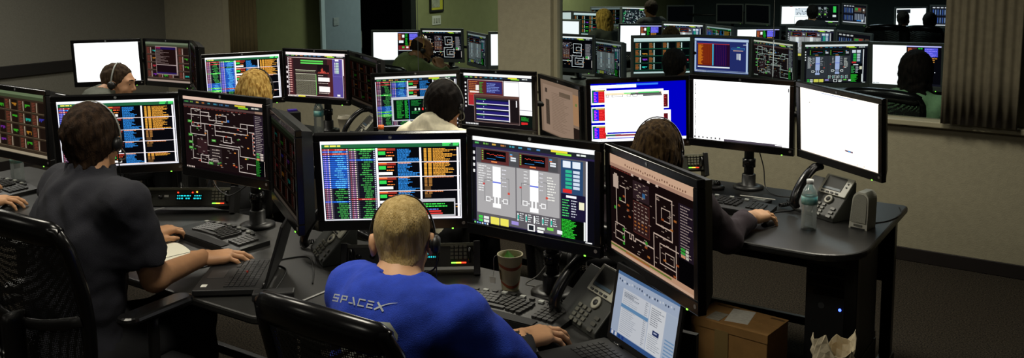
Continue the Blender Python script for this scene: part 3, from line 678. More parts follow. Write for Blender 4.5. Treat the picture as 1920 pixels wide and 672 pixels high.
ME_bez = bezel_geo().mesh('bezel', M_gloss); ME_bez2 = bezel_geo().mesh('bezel_grey', M_bezs)
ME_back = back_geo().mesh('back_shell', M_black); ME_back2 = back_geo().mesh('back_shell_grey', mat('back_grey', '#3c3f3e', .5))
ME_logo = logo_geo().mesh('logo', mat('logo_grey', '#55585a', .35)); ME_mark = logo_mark().mesh('logo_mark', mat('logo_pale', '#b4b8ba', .4))
ME_led = G().box(MW/2-.035, MW/2-.029, -.0085, -.006, .0, .004).mesh('power_led', M_ledg)
ME_badge = G().prism([(MW/2+.006+.006*math.cos(a*math.pi/6), .022+.006*math.sin(a*math.pi/6)) for a in range(12)], 0, .0006, TR(0, -.0072, 0, rad(90))).mesh('badge', mat('badge_grey', '#6f6a66', .4))
def mon_matrix(x, y, z, yaw, tilt, roll):
    ex = Vector((math.cos(yaw), math.sin(yaw), 0)); nb = Vector((-math.sin(yaw), math.cos(yaw), 0))
    ev = Vector((0, 0, 1))*math.cos(tilt)+nb*math.sin(tilt)
    ex, ev = ex*math.cos(roll)+ev*math.sin(roll), ev*math.cos(roll)-ex*math.sin(roll)
    ey = ev.cross(ex); c = Vector((x, y, z)) - ev*ZC
    return Matrix(((ex.x, ey.x, ev.x, c.x), (ex.y, ey.y, ev.y, c.y), (ex.z, ey.z, ev.z, c.z), (0, 0, 0, 1)))
MONS = {}
def monitor(key, pose, content, gain, label, grey=False, tint=(1, 1, 1), group=None, detail=True):
    M = mon_matrix(*pose); MONS[key] = M
    t = thing('monitor', label, 'monitor', M=M, group=group)
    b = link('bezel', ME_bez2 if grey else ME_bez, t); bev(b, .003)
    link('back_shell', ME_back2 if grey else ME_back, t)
    link('screen', content.mesh('screen', MW, MH, gain, tint, ZC), t)
    if detail:
        lg = link('logo', ME_logo, t); link('logo_mark', ME_mark, lg)
        link('power_led', ME_led, t); link('badge', ME_badge, t)
    return t
def d6(x, y, z, yw, ti=0, ro=0): return (x, y, z, rad(yw), rad(ti), rad(ro))
WG = WHITE_GAIN
monitor('A1', d6(-2.074,2.333,1.124,36.6,-10.3,0.1), sc_table(11,dialog=True), 1.35, 'black monitor with event tables and a small dialog box, facing the blue shirted man', False, (1, 1, 1))
monitor('A2', d6(-1.559,2.417,1.148,-2.1,0.9,0.7), sc_rocket(12), 1.1, 'black monitor with grey twin rocket diagrams and yellow buttons, above the paper tea cup', False, (1, 1, 1))
monitor('A3', d6(-1.080,2.282,1.151,-35.3,-1.6,0.4), sc_schem2(13), 0.62, 'black monitor with dim brown plumbing schematic, turned sideways above the open laptop', False, (1, 0.86, 0.76))
monitor('B1', d6(-3.596,2.293,1.141,44.9,-7.3,-0.1), sc_table(21), 1.25, 'black monitor with event tables half hidden by the head of the man in dark polo', False, (1, 1, 1))
monitor('B2', d6(-2.964,2.341,1.183,0.9,-0.2,0.2), sc_schem(22), 0.8, 'black monitor with brown piping schematic beside the man in dark polo', False, (1, 0.92, 0.88))
monitor('B3', d6(-2.469,2.207,1.150,-32.0,0.0,0.0), sc_plots(23), 0.05, 'black monitor turned almost edge on beside the piping schematic monitor', False, (1, 0.9, 0.85))
monitor('Z2', d6(-4.323,2.247,1.123,0.0,0.0,0.0), sc_plots(24), 0.42, 'black monitor with a dim grid of small coloured plots beside the man in dark polo', False, (1, 0.95, 0.8))
monitor('C1', d6(-4.896,4.054,1.097,47.7,-5.4,1.3), sc_table(31,hl='c'), 1.4, 'black monitor with blue and green tables behind the blonde woman with headset', False, (1, 1, 1))
monitor('C2', d6(-4.387,4.218,1.128,8.6,-0.5,0.3), sc_chart(32), 1.1, 'black monitor with maroon charts, number grid and purple side panel on tall pole', False, (1, 0.97, 0.97))
monitor('C3', d6(-4.012,4.270,1.106,-25.8,-2.9,-1.3), sc_plots(33), 0.04, 'black monitor turned away with dim brown plot grid, right of the maroon chart monitor', False, (1, 0.85, 0.75))
monitor('D1', d6(-6.408,4.030,1.118,36.8,-1.7,1.2), sc_white(41,icons=False), WG*1.1, 'black monitor with plain white screen behind the man seen in profile', False, (1, 1, 1))
monitor('D2', d6(-5.941,4.220,1.124,3.8,-0.2,0.5), sc_plots(42,term=True), 0.5, 'black monitor with text terminal over plots beside the man seen in profile', False, (1, 0.88, 0.9))
monitor('D3', d6(-5.440,4.075,1.130,-33.0,0.0,0.0), sc_plots(43), 0.05, 'black monitor seen edge on with pale top, right of the text terminal monitor', False, (1, 0.9, 0.9))
monitor('E1', d6(-3.459,4.124,1.051,37.9,-0.8,1.6), sc_table(51,hl='c',topb=True), 1.0, 'black monitor with green popup over tables, left of the man in cream hoodie', False, (1, 1, 1))
monitor('E2', d6(-2.894,4.144,1.092,-2.2,0.6,1.7), sc_term(52), 1.05, 'black monitor with navy list window over white documents, right of the man in cream hoodie', False, (1, 1, 1))
monitor('E3', d6(-2.541,4.228,1.055,-33.0,-2.5,-0.7), sc_doc(53), 0.75, 'black monitor turned sideways with washed out tan document', False, (1, 0.95, 0.92))
monitor('F1', d6(-2.013,4.111,1.115,35.2,-1.6,1.8), sc_windows(61), WG, 'black monitor with white windows on royal blue desktop, behind the long haired woman', False, (1, 1, 1))
monitor('F2', d6(-1.528,4.218,1.136,0.2,-2.3,0.1), sc_white(62), WG*1.1, 'black monitor with blank white screen and small icons on a pole above the dark keyboard', False, (1, 1, 1))
monitor('F3', d6(-1.037,4.083,1.131,-32.6,-4.5,-1.4), sc_white(63,warm=True,icons=False), WG*1.15, 'black monitor with blank warm white screen, outermost above desk phone and speaker', False, (1, 0.99, 0.96))
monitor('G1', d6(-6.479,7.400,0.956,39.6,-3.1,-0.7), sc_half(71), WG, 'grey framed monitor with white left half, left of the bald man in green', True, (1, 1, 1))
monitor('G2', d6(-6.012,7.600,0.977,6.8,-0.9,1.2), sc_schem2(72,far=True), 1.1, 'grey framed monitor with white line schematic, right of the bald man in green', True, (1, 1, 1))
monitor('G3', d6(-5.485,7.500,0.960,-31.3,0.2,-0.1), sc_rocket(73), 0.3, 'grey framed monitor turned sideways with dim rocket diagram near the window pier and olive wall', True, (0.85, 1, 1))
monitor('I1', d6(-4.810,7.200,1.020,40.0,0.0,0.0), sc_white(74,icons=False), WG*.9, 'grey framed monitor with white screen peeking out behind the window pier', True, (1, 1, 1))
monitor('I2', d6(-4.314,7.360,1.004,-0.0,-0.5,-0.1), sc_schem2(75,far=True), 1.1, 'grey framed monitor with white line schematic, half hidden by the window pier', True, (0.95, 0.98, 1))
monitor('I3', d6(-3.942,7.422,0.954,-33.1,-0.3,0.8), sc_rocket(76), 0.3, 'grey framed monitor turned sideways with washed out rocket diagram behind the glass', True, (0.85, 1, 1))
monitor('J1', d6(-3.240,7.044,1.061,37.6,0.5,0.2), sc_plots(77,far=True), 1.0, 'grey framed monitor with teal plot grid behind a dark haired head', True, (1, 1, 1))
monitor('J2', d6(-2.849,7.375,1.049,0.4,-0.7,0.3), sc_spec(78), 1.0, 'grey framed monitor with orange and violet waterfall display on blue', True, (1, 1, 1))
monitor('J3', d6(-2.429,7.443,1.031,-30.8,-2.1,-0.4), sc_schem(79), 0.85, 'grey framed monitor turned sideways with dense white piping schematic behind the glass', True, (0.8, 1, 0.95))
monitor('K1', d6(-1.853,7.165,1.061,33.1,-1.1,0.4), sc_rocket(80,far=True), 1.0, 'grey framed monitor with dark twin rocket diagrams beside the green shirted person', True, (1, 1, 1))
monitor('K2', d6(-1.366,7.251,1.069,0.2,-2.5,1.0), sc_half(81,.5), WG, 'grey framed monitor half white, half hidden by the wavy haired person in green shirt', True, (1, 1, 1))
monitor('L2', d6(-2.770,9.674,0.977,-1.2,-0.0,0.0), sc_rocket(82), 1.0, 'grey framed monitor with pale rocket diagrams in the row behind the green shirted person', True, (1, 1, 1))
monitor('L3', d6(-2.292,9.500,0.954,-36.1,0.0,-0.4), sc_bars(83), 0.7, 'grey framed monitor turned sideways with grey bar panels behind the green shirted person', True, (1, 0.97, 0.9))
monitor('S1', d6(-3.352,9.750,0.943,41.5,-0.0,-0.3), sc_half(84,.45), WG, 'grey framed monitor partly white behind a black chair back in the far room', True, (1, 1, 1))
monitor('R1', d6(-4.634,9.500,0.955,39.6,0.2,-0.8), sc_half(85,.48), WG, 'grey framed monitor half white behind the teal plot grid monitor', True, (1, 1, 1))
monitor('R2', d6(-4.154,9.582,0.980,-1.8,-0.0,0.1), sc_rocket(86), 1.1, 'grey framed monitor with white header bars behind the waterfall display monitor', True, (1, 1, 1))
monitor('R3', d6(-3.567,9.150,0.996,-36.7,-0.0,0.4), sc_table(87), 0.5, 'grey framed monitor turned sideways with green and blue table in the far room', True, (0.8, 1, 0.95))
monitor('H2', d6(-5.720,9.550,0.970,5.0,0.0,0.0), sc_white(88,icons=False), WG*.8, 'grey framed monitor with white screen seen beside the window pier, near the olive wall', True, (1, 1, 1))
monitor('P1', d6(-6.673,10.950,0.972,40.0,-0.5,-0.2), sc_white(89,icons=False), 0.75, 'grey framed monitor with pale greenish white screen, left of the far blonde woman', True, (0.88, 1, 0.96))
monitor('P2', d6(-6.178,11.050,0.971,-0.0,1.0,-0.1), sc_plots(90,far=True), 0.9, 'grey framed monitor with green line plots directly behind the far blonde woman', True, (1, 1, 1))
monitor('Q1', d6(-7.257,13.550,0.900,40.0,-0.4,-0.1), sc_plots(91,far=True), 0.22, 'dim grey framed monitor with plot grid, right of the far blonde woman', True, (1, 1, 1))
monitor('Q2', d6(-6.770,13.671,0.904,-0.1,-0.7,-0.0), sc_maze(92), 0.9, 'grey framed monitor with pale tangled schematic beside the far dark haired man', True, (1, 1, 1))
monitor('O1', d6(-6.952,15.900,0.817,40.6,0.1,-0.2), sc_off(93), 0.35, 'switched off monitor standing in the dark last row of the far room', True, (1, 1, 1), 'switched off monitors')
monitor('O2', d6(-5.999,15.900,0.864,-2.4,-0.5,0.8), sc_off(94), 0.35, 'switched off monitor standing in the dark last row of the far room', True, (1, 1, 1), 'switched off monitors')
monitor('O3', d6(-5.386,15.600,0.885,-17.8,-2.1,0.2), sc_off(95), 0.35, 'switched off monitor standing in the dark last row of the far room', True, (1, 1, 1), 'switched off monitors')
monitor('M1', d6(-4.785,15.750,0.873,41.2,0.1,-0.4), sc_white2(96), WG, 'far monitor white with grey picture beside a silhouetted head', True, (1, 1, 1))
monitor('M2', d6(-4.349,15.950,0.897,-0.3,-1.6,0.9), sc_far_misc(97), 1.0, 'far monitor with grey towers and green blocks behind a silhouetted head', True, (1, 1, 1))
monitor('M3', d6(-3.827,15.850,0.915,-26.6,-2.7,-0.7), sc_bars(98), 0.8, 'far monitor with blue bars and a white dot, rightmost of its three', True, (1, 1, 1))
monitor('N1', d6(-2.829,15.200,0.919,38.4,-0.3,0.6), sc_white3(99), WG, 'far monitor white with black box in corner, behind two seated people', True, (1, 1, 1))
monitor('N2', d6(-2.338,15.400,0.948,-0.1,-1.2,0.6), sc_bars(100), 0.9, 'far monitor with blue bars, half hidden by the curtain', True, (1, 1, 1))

# ------------------------------------------------------------------ desks
DZ = .73
M_leg = M_steel
def desk(x0, x1, y0, y1, label, rf=.05, rr=.05, zf=0., group=None, cut=0.):
    """worktop with rounded front corners on a steel frame"""
    cx = (x0+x1)/2; t = thing('desk', label, 'desk', (cx, (y0+y1)/2, zf), 0, group)
    hx_, hy = (x1-x0)/2, (y1-y0)/2
    P = []
    for qx, qy, a0, r in ((hx_-rr, -hy+rr, -90, rr), (hx_-.03-cut, hy-.03, 0, .03), (-hx_+.03, hy-.03, 90, .03), (-hx_+rf, -hy+rf, 180, rf)):
        for k in range(9):
            a = rad(a0+90*k/8); P.append((qx+r*math.cos(a), qy+r*math.sin(a)))
    G().prism(P, DZ-.03, DZ).build('worktop', M_desk, t, bevel=.008)
    G().box(-hx_+.06, hx_-.06, hy-.09, hy-.07, .38, DZ-.03).build('modesty_panel', M_satin, t)
    for sx in (-1, 1):
        X = sx*(hx_-.055)-(cut if sx > 0 else 0)
        for Y in (-hy+.16, hy-.1):
            G().box(X-.025, X+.025, Y-.025, Y+.025, .035, DZ-.03).build('leg', M_leg, t, bevel=.004)
        G().box(X-.03, X+.03, -hy+.1, hy-.05, 0, .035).build('foot', M_leg, t, bevel=.006)
    G().box(-hx_+.1, hx_-.1, hy-.13, hy-.1, .10, .14).build('foot_rail', M_leg, t, bevel=.004)
    return t
desk(-5.12, -3.70, 1.90, 2.70, 'black desk with water bottle and keyboard left of the man in dark polo')
desk(-3.695, -2.27, 1.90, 2.70, 'black desk with laptop and notebook used by the man in dark polo')
desk(-2.265, -1.01, 1.90, 2.70, 'black desk with tea cup and laptop used by the blue shirted man', rr=.08, cut=.17)
desk(-6.55, -5.13, 3.55, 4.46, 'black desk used by the man seen in profile')
desk(-5.125, -3.67, 3.55, 4.46, 'black desk used by the blonde woman with headset, holding a lidded cup')
desk(-3.665, -2.27, 3.55, 4.46, 'black desk used by the man in cream hoodie')
desk(-2.265, -.80, 3.52, 4.46, 'black desk with phone, speaker and bottle used by the long haired woman', rr=.20)
for i, (x0, x1, y0, y1, nm, zf) in enumerate(((-6.9, -5.2, 6.85, 7.75, 'bald man in green', 0), (-5.1, -3.65, 6.85, 7.75, 'monitors half hidden by the window pier', 0), (-3.6, -2.15, 6.85, 7.75, 'waterfall display monitor', 0), (-2.1, -.65, 6.85, 7.65, 'wavy haired person in green', 0),
        (-5.2, -3.6, 9.05, 9.95, 'monitors with white header bars', -.18), (-3.5, -2.0, 9.05, 9.95, 'pale rocket diagram monitor', -.18), (-7.1, -5.4, 10.5, 11.4, 'monitors near the far blonde woman', -.18), (-7.5, -6.2, 13.1, 14.0, 'pale tangled schematic monitor', -.18), (-7.5, -4.9, 15.3, 16.2, 'switched off monitors', -.18), (-4.85, -3.5, 15.3, 16.2, 'three small far monitors', -.18), (-3.4, -1.9, 14.9, 15.8, 'monitors of the two far seated people', -.18))):
    desk(x0, x1, y0, y1, 'dark desk in the glassed off room under the ' + nm, zf=zf)

# ------------------------------------------------------------------ monitor stands
def stand(px, py, keys, label, zf=DZ, grp=None):
    t = thing('monitor_stand', label, 'stand', (px, py, zf), 0, grp)
    zs = [MONS[k] @ Vector((0, .058, ZC)) for k in keys]
    ztop = max(v.z for v in zs)+.03-zf
    G().lathe([(.075, 0), (.075, .012), (.05, .018), (.034, .02), (.034, .07), (.028, .075)], 24).build('base', M_black, t, True)
    G().lathe([(.024, .02), (.024, ztop)], 16).build('pole', M_black, t, True)
    G().lathe([(.032, .11), (.032, .15)], 16).build('collar', M_gloss, t, True)
    for k in keys:
        m = MONS[k]; v = m @ Vector((0, .061, ZC)) - Vector((px, py, zf)); n = (m.to_3x3() @ Vector((0, 1, 0)))
        b = v + n*.035
        zz = min(b.z, ztop-.03)
        a = G().tube([(0, 0, zz), (b.x*.5, b.y*.5+.02, zz), (b.x, b.y, zz), (b.x, b.y, b.z)], .016, 8).build('arm', M_black, t, True)
        G().box(-.05, .05, .0595, .096, ZC-.05, ZC+.05, Matrix.Translation((-px, -py, -zf)) @ m).build('mount_plate', M_black, a, bevel=.004)
    return t
stand(-1.592, 2.60, ('A1', 'A2', 'A3'), 'black pole stand carrying the three monitors of the blue shirted man')
stand(-3.09, 2.60, ('B1', 'B2', 'B3'), 'black pole stand carrying the three monitors of the man in dark polo')
stand(-4.40, 2.50, ('Z2',), 'black pole stand carrying the dim plot grid monitor')
stand(-4.44, 4.37, ('C1', 'C2', 'C3'), 'black pole stand under the maroon chart monitor')
stand(-5.96, 4.40, ('D1', 'D2', 'D3'), 'black pole stand behind the man seen in profile')
stand(-2.95, 4.36, ('E1', 'E2', 'E3'), 'black pole stand behind the man in cream hoodie')
stand(-1.535, 4.38, ('F1', 'F2', 'F3'), 'black pole stand under the blank white monitor with icons')
stand(-5.95, 7.68, ('G1', 'G2', 'G3'), 'pole stand behind the bald man in green')
stand(-4.35, 7.58, ('I1', 'I2', 'I3'), 'pole stand of the monitors half hidden by the window pier')
stand(-2.87, 7.60, ('J1', 'J2', 'J3'), 'pole stand under the waterfall display monitor')
stand(-1.45, 7.50, ('K1', 'K2'), 'pole stand of the half white monitor before the person in green shirt')
stand(-4.2, 9.78, ('R1', 'R2', 'R3'), 'pole stand of the monitors with white header bars', .55)
stand(-2.75, 9.80, ('S1', 'L2', 'L3'), 'pole stand of the pale rocket diagram monitor', .55)
stand(-6.2, 11.25, ('P1', 'P2'), 'pole stand of the pale greenish white monitor', .55)
stand(-5.9, 9.70, ('H2',), 'pole stand of the white monitor beside the window pier', -.18)
stand(-6.8, 13.85, ('Q1', 'Q2'), 'pole stand of the pale tangled schematic monitor', .55)
stand(-6.0, 16.05, ('O1', 'O2', 'O3'), 'pole stand of the switched off monitors', .55)
stand(-4.35, 16.10, ('M1', 'M2', 'M3'), 'pole stand of the three small far monitors', .55)
stand(-2.5, 15.60, ('N1', 'N2'), 'pole stand of the far monitors before two seated people', .55)

# ------------------------------------------------------------------ chairs
nm = bpy.data.materials.new('chair_mesh'); nm.use_nodes = True; nt = nm.node_tree; MATS['chair_mesh'] = nm
b = nt.nodes['Principled BSDF']; b.inputs['Base Color'].default_value = (.012, .012, .011, 1); b.inputs['Roughness'].default_value = .6
tc = nt.nodes.new('ShaderNodeTexCoord'); vo = nt.nodes.new('ShaderNodeTexVoronoi'); vo.inputs['Scale'].default_value = 150; vo.inputs['Randomness'].default_value = .25
nt.links.new(tc.outputs['Object'], vo.inputs['Vector'])
mt = nt.nodes.new('ShaderNodeMath'); mt.operation = 'GREATER_THAN'; mt.inputs[1].default_value = .36
nt.links.new(vo.outputs['Distance'], mt.inputs[0]); nt.links.new(mt.outputs[0], b.inputs['Alpha'])
def chair(x, y, yaw, label, zf=0., top=1.07, arms=True, lumbar=True, grp=None, armz=.68, ws=1.):
    t = thing('office_chair', label, 'chair', (x, y, zf), yaw, grp)
    yb = -.22
    def bk(u, z):  # backrest surface: u -1..1
        hw = ws*.225+ws*.03*min(max((z-.5)/.4, 0), 1)
        return Vector((u*hw, yb-.045*(1-u*u)-.05*(z-.5)/.5+.03*math.sin((z-.5)*6), z))
    loop = []
    zb, zt = .56, top-.03
    for k in range(9): loop.append((-1+2*k/8*1, zb+.0))
    pts = []
    N = 10
    for k in range(N+1): u = -.86+1.72*k/N; pts.append(bk(u, zb-.012*(1-abs(u))))
    for k in range(1, N): z = zb+(zt-zb)*k/N; pts.append(bk(1-.14*(1 if k == 0 else 0), z))
    for k in range(N+1): u = .92-1.84*k/N; pts.append(bk(u, zt+.03*(1-u*u)))
    for k in range(1, N): z = zt-(zt-zb)*k/N; pts.append(bk(-1, z))
    G().tube(pts, .021, 10, True).build('backrest_frame', M_gloss, t, True)
    rail = [bk(-.97+1.94*k/14, zt+.03*(1-(-.97+1.94*k/14)**2)-.012) for k in range(15)]
    G().tube(rail, [.022]+[.032]*13+[.022], 12, sc=(1.3, .8)).build('top_rail', M_gloss, t, True)
    G().grid([[bk(-.97+1.94*i/12, zb+(zt-zb)*j/10+.02*(j == 10)*0) for i in range(13)] for j in range(11)]).build('backrest_mesh', nm, t, True)
    if lumbar:
        lb = [bk(-1+2*k/10, .80-.035*(1-(2*k/10-1)**2))-Vector((0, .018, 0)) for k in range(11)]
        G().tube(lb, .014, 8, sc=(1.4, .7)).build('lumbar_bar', M_black, t, True)
    sp = [(0, -.02, .40), (0, -.2, .42), (0, -.285, .50), (0, -.30, .62), (0, -.30, .80)]
    G().tube(spline(sp, 5), .024, 8, sc=(1.5, .8)).build('back_support', M_black, t, True)
    G().prism(rrect(-.245, .245, -.23, .25, .09), .425, .485).build('seat', mat('seat_fabric', '#17171a', .9, var=.15, vscale=90, bump=.2, bscale=300), t, bevel=.02)
    G().lathe([(.03, .1), (.03, .425)], 14).build('gas_lift', M_steel, t, True)
    for k in range(5):
        a = rad(72*k+90); l = G().tube([(0, 0, .115), (.16*math.cos(a), .16*math.sin(a), .10), (.29*math.cos(a), .29*math.sin(a), .075)], [.03, .024, .017], 8).build('base_leg', M_black, t, True)
        G().lathe([(.027, -.012), (.027, .012)], 12, TR(.29*math.cos(a), .29*math.sin(a), .029, rad(90), 0, a)).build('caster', M_black, l, True)
    if arms:
        for s in (-1, 1):
            p = G().tube(spline([(s*.2, -.03, .44), (s*.29, -.03, .46), (s*.30, -.03, armz-.03)], 5), .018, 8).build('arm_post', M_black, t, True)
            G().prism([(s*.30+q[0], q[1]) for q in rrect(-.042, .042, -.15, .12, .04)], armz-.03, armz).build('armrest', M_gloss, t, bevel=.012)
    return t
chair(-1.55, 1.76, 0, 'black mesh office chair behind the blue shirted man', top=1.06, ws=.86)
chair(-2.83, 1.70, rad(4), 'black mesh office chair with raised armrest behind the man in dark polo', top=1.115, armz=.785)
chair(-4.75, 1.72, 0, 'black office chair of the person at the left desk beside a water bottle', top=1.0)
chair(-2.86, 3.42, 0, 'black office chair under the man in cream hoodie', top=.96)
chair(-1.66, 3.16, 0, 'black office chair under the long haired woman', top=.9, arms=False)
chair(-4.26, 3.45, 0, 'black office chair under the blonde woman with headset', top=.92)
chair(-5.62, 3.46, 0, 'black office chair under the man seen in profile', top=1.03)
chair(-5.62, 6.5, 0, 'black office chair under the bald man in green', top=.9)
chair(-2.86, 6.42, 0, 'black office chair under the person facing the teal plot grid', top=.92)
chair(-1.27, 6.44, rad(-8), 'black office chair under the wavy haired person in green shirt', top=1.01)
chair(-5.35, 10.1, rad(40), 'black office chair under the far blonde woman', zf=-.18, top=1.02)
chair(-2.82, 8.42, 0, 'black office chair before the partly white far monitor', zf=-.18, top=1.3)
chair(-2.62, 12.6, rad(10), 'black office chair at the end of the far room, empty beside two seated people', zf=-.18, top=1.17, arms=False)
chair(-2.29, 13.32, 0, 'black office chair under the far person with grey shirt and bent head', zf=-.18, top=1.12, arms=False)

# ------------------------------------------------------------------ keyboards and mice
ME_k1 = G().prism(rrect(-.0082, .0082, -.0082, .0082, .002, 2), 0, .006).mesh('key', M_key)
ME_k2 = G().prism(rrect(-.0042, .0135, -.0082, .0082, .002, 2), 0, .006).mesh('key_wide', M_key)
ME_ks = G().prism(rrect(-.055, .055, -.0082, .0082, .003, 2), 0, .006).mesh('key_space', M_key)
ME_kp = G().prism(rrect(-.0095, .0095, -.0075, .0075, .002, 2), 0, .006).mesh('key_pale', mat('key_silver', '#a9aca6', .3))
def keyboard(x, y, yaw, label, pale=True):
    t = thing('keyboard', label, 'keyboard', (x, y, DZ), yaw)
    def hz(px, py): return .016+.010*math.cos(px*7)+.05*(py+.1)*.5
    bp = []
    n = 24
    for k in range(n+1): u = -1+2*k/n; bp.append((u*.235, .095-.022*u*u))
    for k in range(n+1): u = 1-2*k/n; bp.append((u*.235, -.115+.018*u*u))
    g = G(); m = len(bp)
    g.add([(a, b_, 0) for a, b_ in bp]+[(a, b_, hz(a, b_)) for a, b_ in bp], [tuple(range(m))]+[(i, (i+1) % m, m+(i+1) % m, m+i) for i in range(m)])
    top = [[(bp[k][0], bp[k][1]+(bp[2*n+1-k][1]-bp[k][1])*j/6, hz(bp[k][0], bp[k][1]+(bp[2*n+1-k][1]-bp[k][1])*j/6)) for k in range(n+1)] for j in range(7)]
    g.grid(top); g.build('case', M_black, t)
    G().grid([[(u*.16, -.112+.018*(u*.16/.235)**2+v*.042, hz(u*.16, -.1+v*.04)+.003) for u in [q/8-1 for q in range(17)]] for v in (0, .5, 1)]).build('palm_rest', mat('palm_rest', '#1b1b1c', .75, bump=.2, bscale=400), t)
    for r in range(5):
        for c in range(12):
            side = -1 if c < 6 else 1
            xx = (c-5.5)*.0195+side*.010+(.004*r if side < 0 else -.002*r)-.035; yy = .045-r*.0195-.016*abs(xx+.035)/.15
            if r == 4 and 3 <= c <= 8: continue
            me = ME_k2 if c in (0, 11) and r > 0 else ME_k1
            o = link('key', me, t); o.location = (xx, yy, hz(xx, yy)+.001); o.rotation_euler = (0, -side*.08, -side*rad(7))
    o = link('key', ME_ks, t); o.location = (-.035, -.04, hz(-.035, -.04))
    for r in range(5):
        for c in range(4):
            xx = .135+c*.0195; yy = .035-r*.0195
            o = link('key', ME_k1, t); o.location = (xx, yy, hz(xx, yy)+.001); o.rotation_euler = (0, .06, 0)
    for c in range(10):
        xx = -.19+c*.036; o = link('key', ME_kp if pale and c % 2 == 0 else ME_k1, t); yy = .068-.018*(xx/.2)**2; o.location = (xx, yy, hz(xx, yy)+.001)
    return t
keyboard(-1.64, 2.385, rad(2), 'black ergonomic keyboard under the rocket diagram monitor, beside the tea cup')
keyboard(-3.08, 2.40, rad(-6), 'black ergonomic keyboard under the left hand of the man in dark polo')
keyboard(-1.52, 3.98, rad(2), 'black ergonomic keyboard on the desk with speaker and phone')
keyboard(-4.72, 2.33, 0, 'black ergonomic keyboard beside the clear water bottle at the left desk')
def mouse(x, y, yaw, label):
    prof = []
    rows = []
    for j in range(9):
        v = j/8; yy = -.052+.104*v; wv = .030*math.sin(math.pi*min(max(v*.86+.1, 0), 1))**.6; hh = .034*math.sin(math.pi*(v*.8+.12))**.8
        rows.append([(wv*math.cos(a), yy, max(hh*math.sin(a), 0)) for a in [math.pi*k/8 for k in range(9)]])
    t = thing('mouse', label, 'mouse', (x, y, DZ), yaw)
    G().grid(rows).build('shell', M_black, t, True)
    G().lathe([(.008, -.003), (.008, .003)], 12, TR(0, .028, .027, 0, rad(90))).build('wheel', M_dark, t)
    return t
mouse(-1.365, 2.24, rad(-20), 'black mouse under the right hand of the blue shirted man')
mouse(-2.74, 2.20, rad(-35), 'black mouse under the right hand of the man in dark polo')
mouse(-1.245, 3.83, rad(-5), 'black mouse under the hand with plum sleeve')
mouse(-4.29, 2.17, rad(0), 'black mouse under the hand at the left desk')

# ------------------------------------------------------------------ voice panels
def voice_panel(x, y, yaw, label):
    t = thing('voice_panel', label, 'radio panel', (x, y, DZ+.03), yaw); t.rotation_euler = (rad(-20), 0, yaw)
    W_ = .483; H_ = .088; M_face = mat('panel_face', '#3b3c34', .45)
    G().box(-W_/2, W_/2, .004, .075, .004, H_-.004).build('chassis', M_satin, t, bevel=.003)
    G().box(-W_/2, W_/2, -.002, .004, .004, H_).build('face_plate', M_face, t, bevel=.0015)
    G().box(-W_/2, W_/2, -.006, -.002, H_-.012, H_).build('top_strip', mat('panel_strip', '#6a6a58', .4), t, bevel=.001)
    for s in (-1, 1): G().box(s*.2415-.012, s*.2415+.012, -.012, .07, -.028, H_+.006).build('end_bracket', M_black, t, bevel=.002)
    for s in (-1, 1): G().tube([(s*.215, -.002, .02), (s*.215, -.028, .025), (s*.215, -.028, .065), (s*.215, -.002, .07)], .005, 8).build('handle', M_gloss, t, True)
    d = G().box(-.02, .10, -.004, -.001, .030, .060).build('display', mat('display_dark', '#0a1414', .2), t)
    g = G(); rnd = random.Random(int(abs(x)*100))
    for r in range(2):
        xx = -.015
        while xx < .094:
            wd = rnd.uniform(.004, .012)
            if rnd.random() < .82: g.box(xx, min(xx+wd, .096), -.0045, -.004, .036+r*.012, .042+r*.012)
            xx += wd+.0035
    g.build('readout', M_ledc, d)
    for r in range(4):
        for c in range(4): G().box(.145+c*.016, .157+c*.016, -.008, -.002, .03+r*.0135, .04+r*.0135).build('button', mat('button_grey', '#6d6c5c', .45), t, bevel=.001)
    for k, m in enumerate((M_ledg, M_leda, M_ledr)):
        G().box(.148+k*.018, .166+k*.018, -.0035, -.002, .014, .019).build('level_bar', m, t)
    for (xx, zz, m) in ((-.012, .066, M_ledr), (.055, .066, M_ledr), (.075, .068, M_leda)): G().lathe([(.0035, 0), (.0035, .003)], 8, TR(xx, -.002, zz, rad(90))).build('indicator', m, t)
    for k in range(6): G().box(-.015+k*.02, -.004+k*.02, -.005, -.002, .014, .021).build('button', M_dark, t)
    for k in range(3): G().lathe([(.009, 0), (.008, .014)], 14, TR(-.19+k*.05, -.002, .045, rad(90))).build('knob', M_black, t, True)
    G().box(-.075, -.055, -.0035, -.002, .045, .055).build('label_plate', M_white, t)
    return t
voice_panel(-2.12, 2.475, rad(36.2), 'rack voice panel with cyan readout beside the head of the blue shirted man')
voice_panel(-3.55, 2.545, rad(33), 'rack voice panel with cyan readout beside the man in dark polo')
voice_panel(-2.0, 4.36, rad(38), 'rack voice panel with lit keypad end right of the long haired woman')
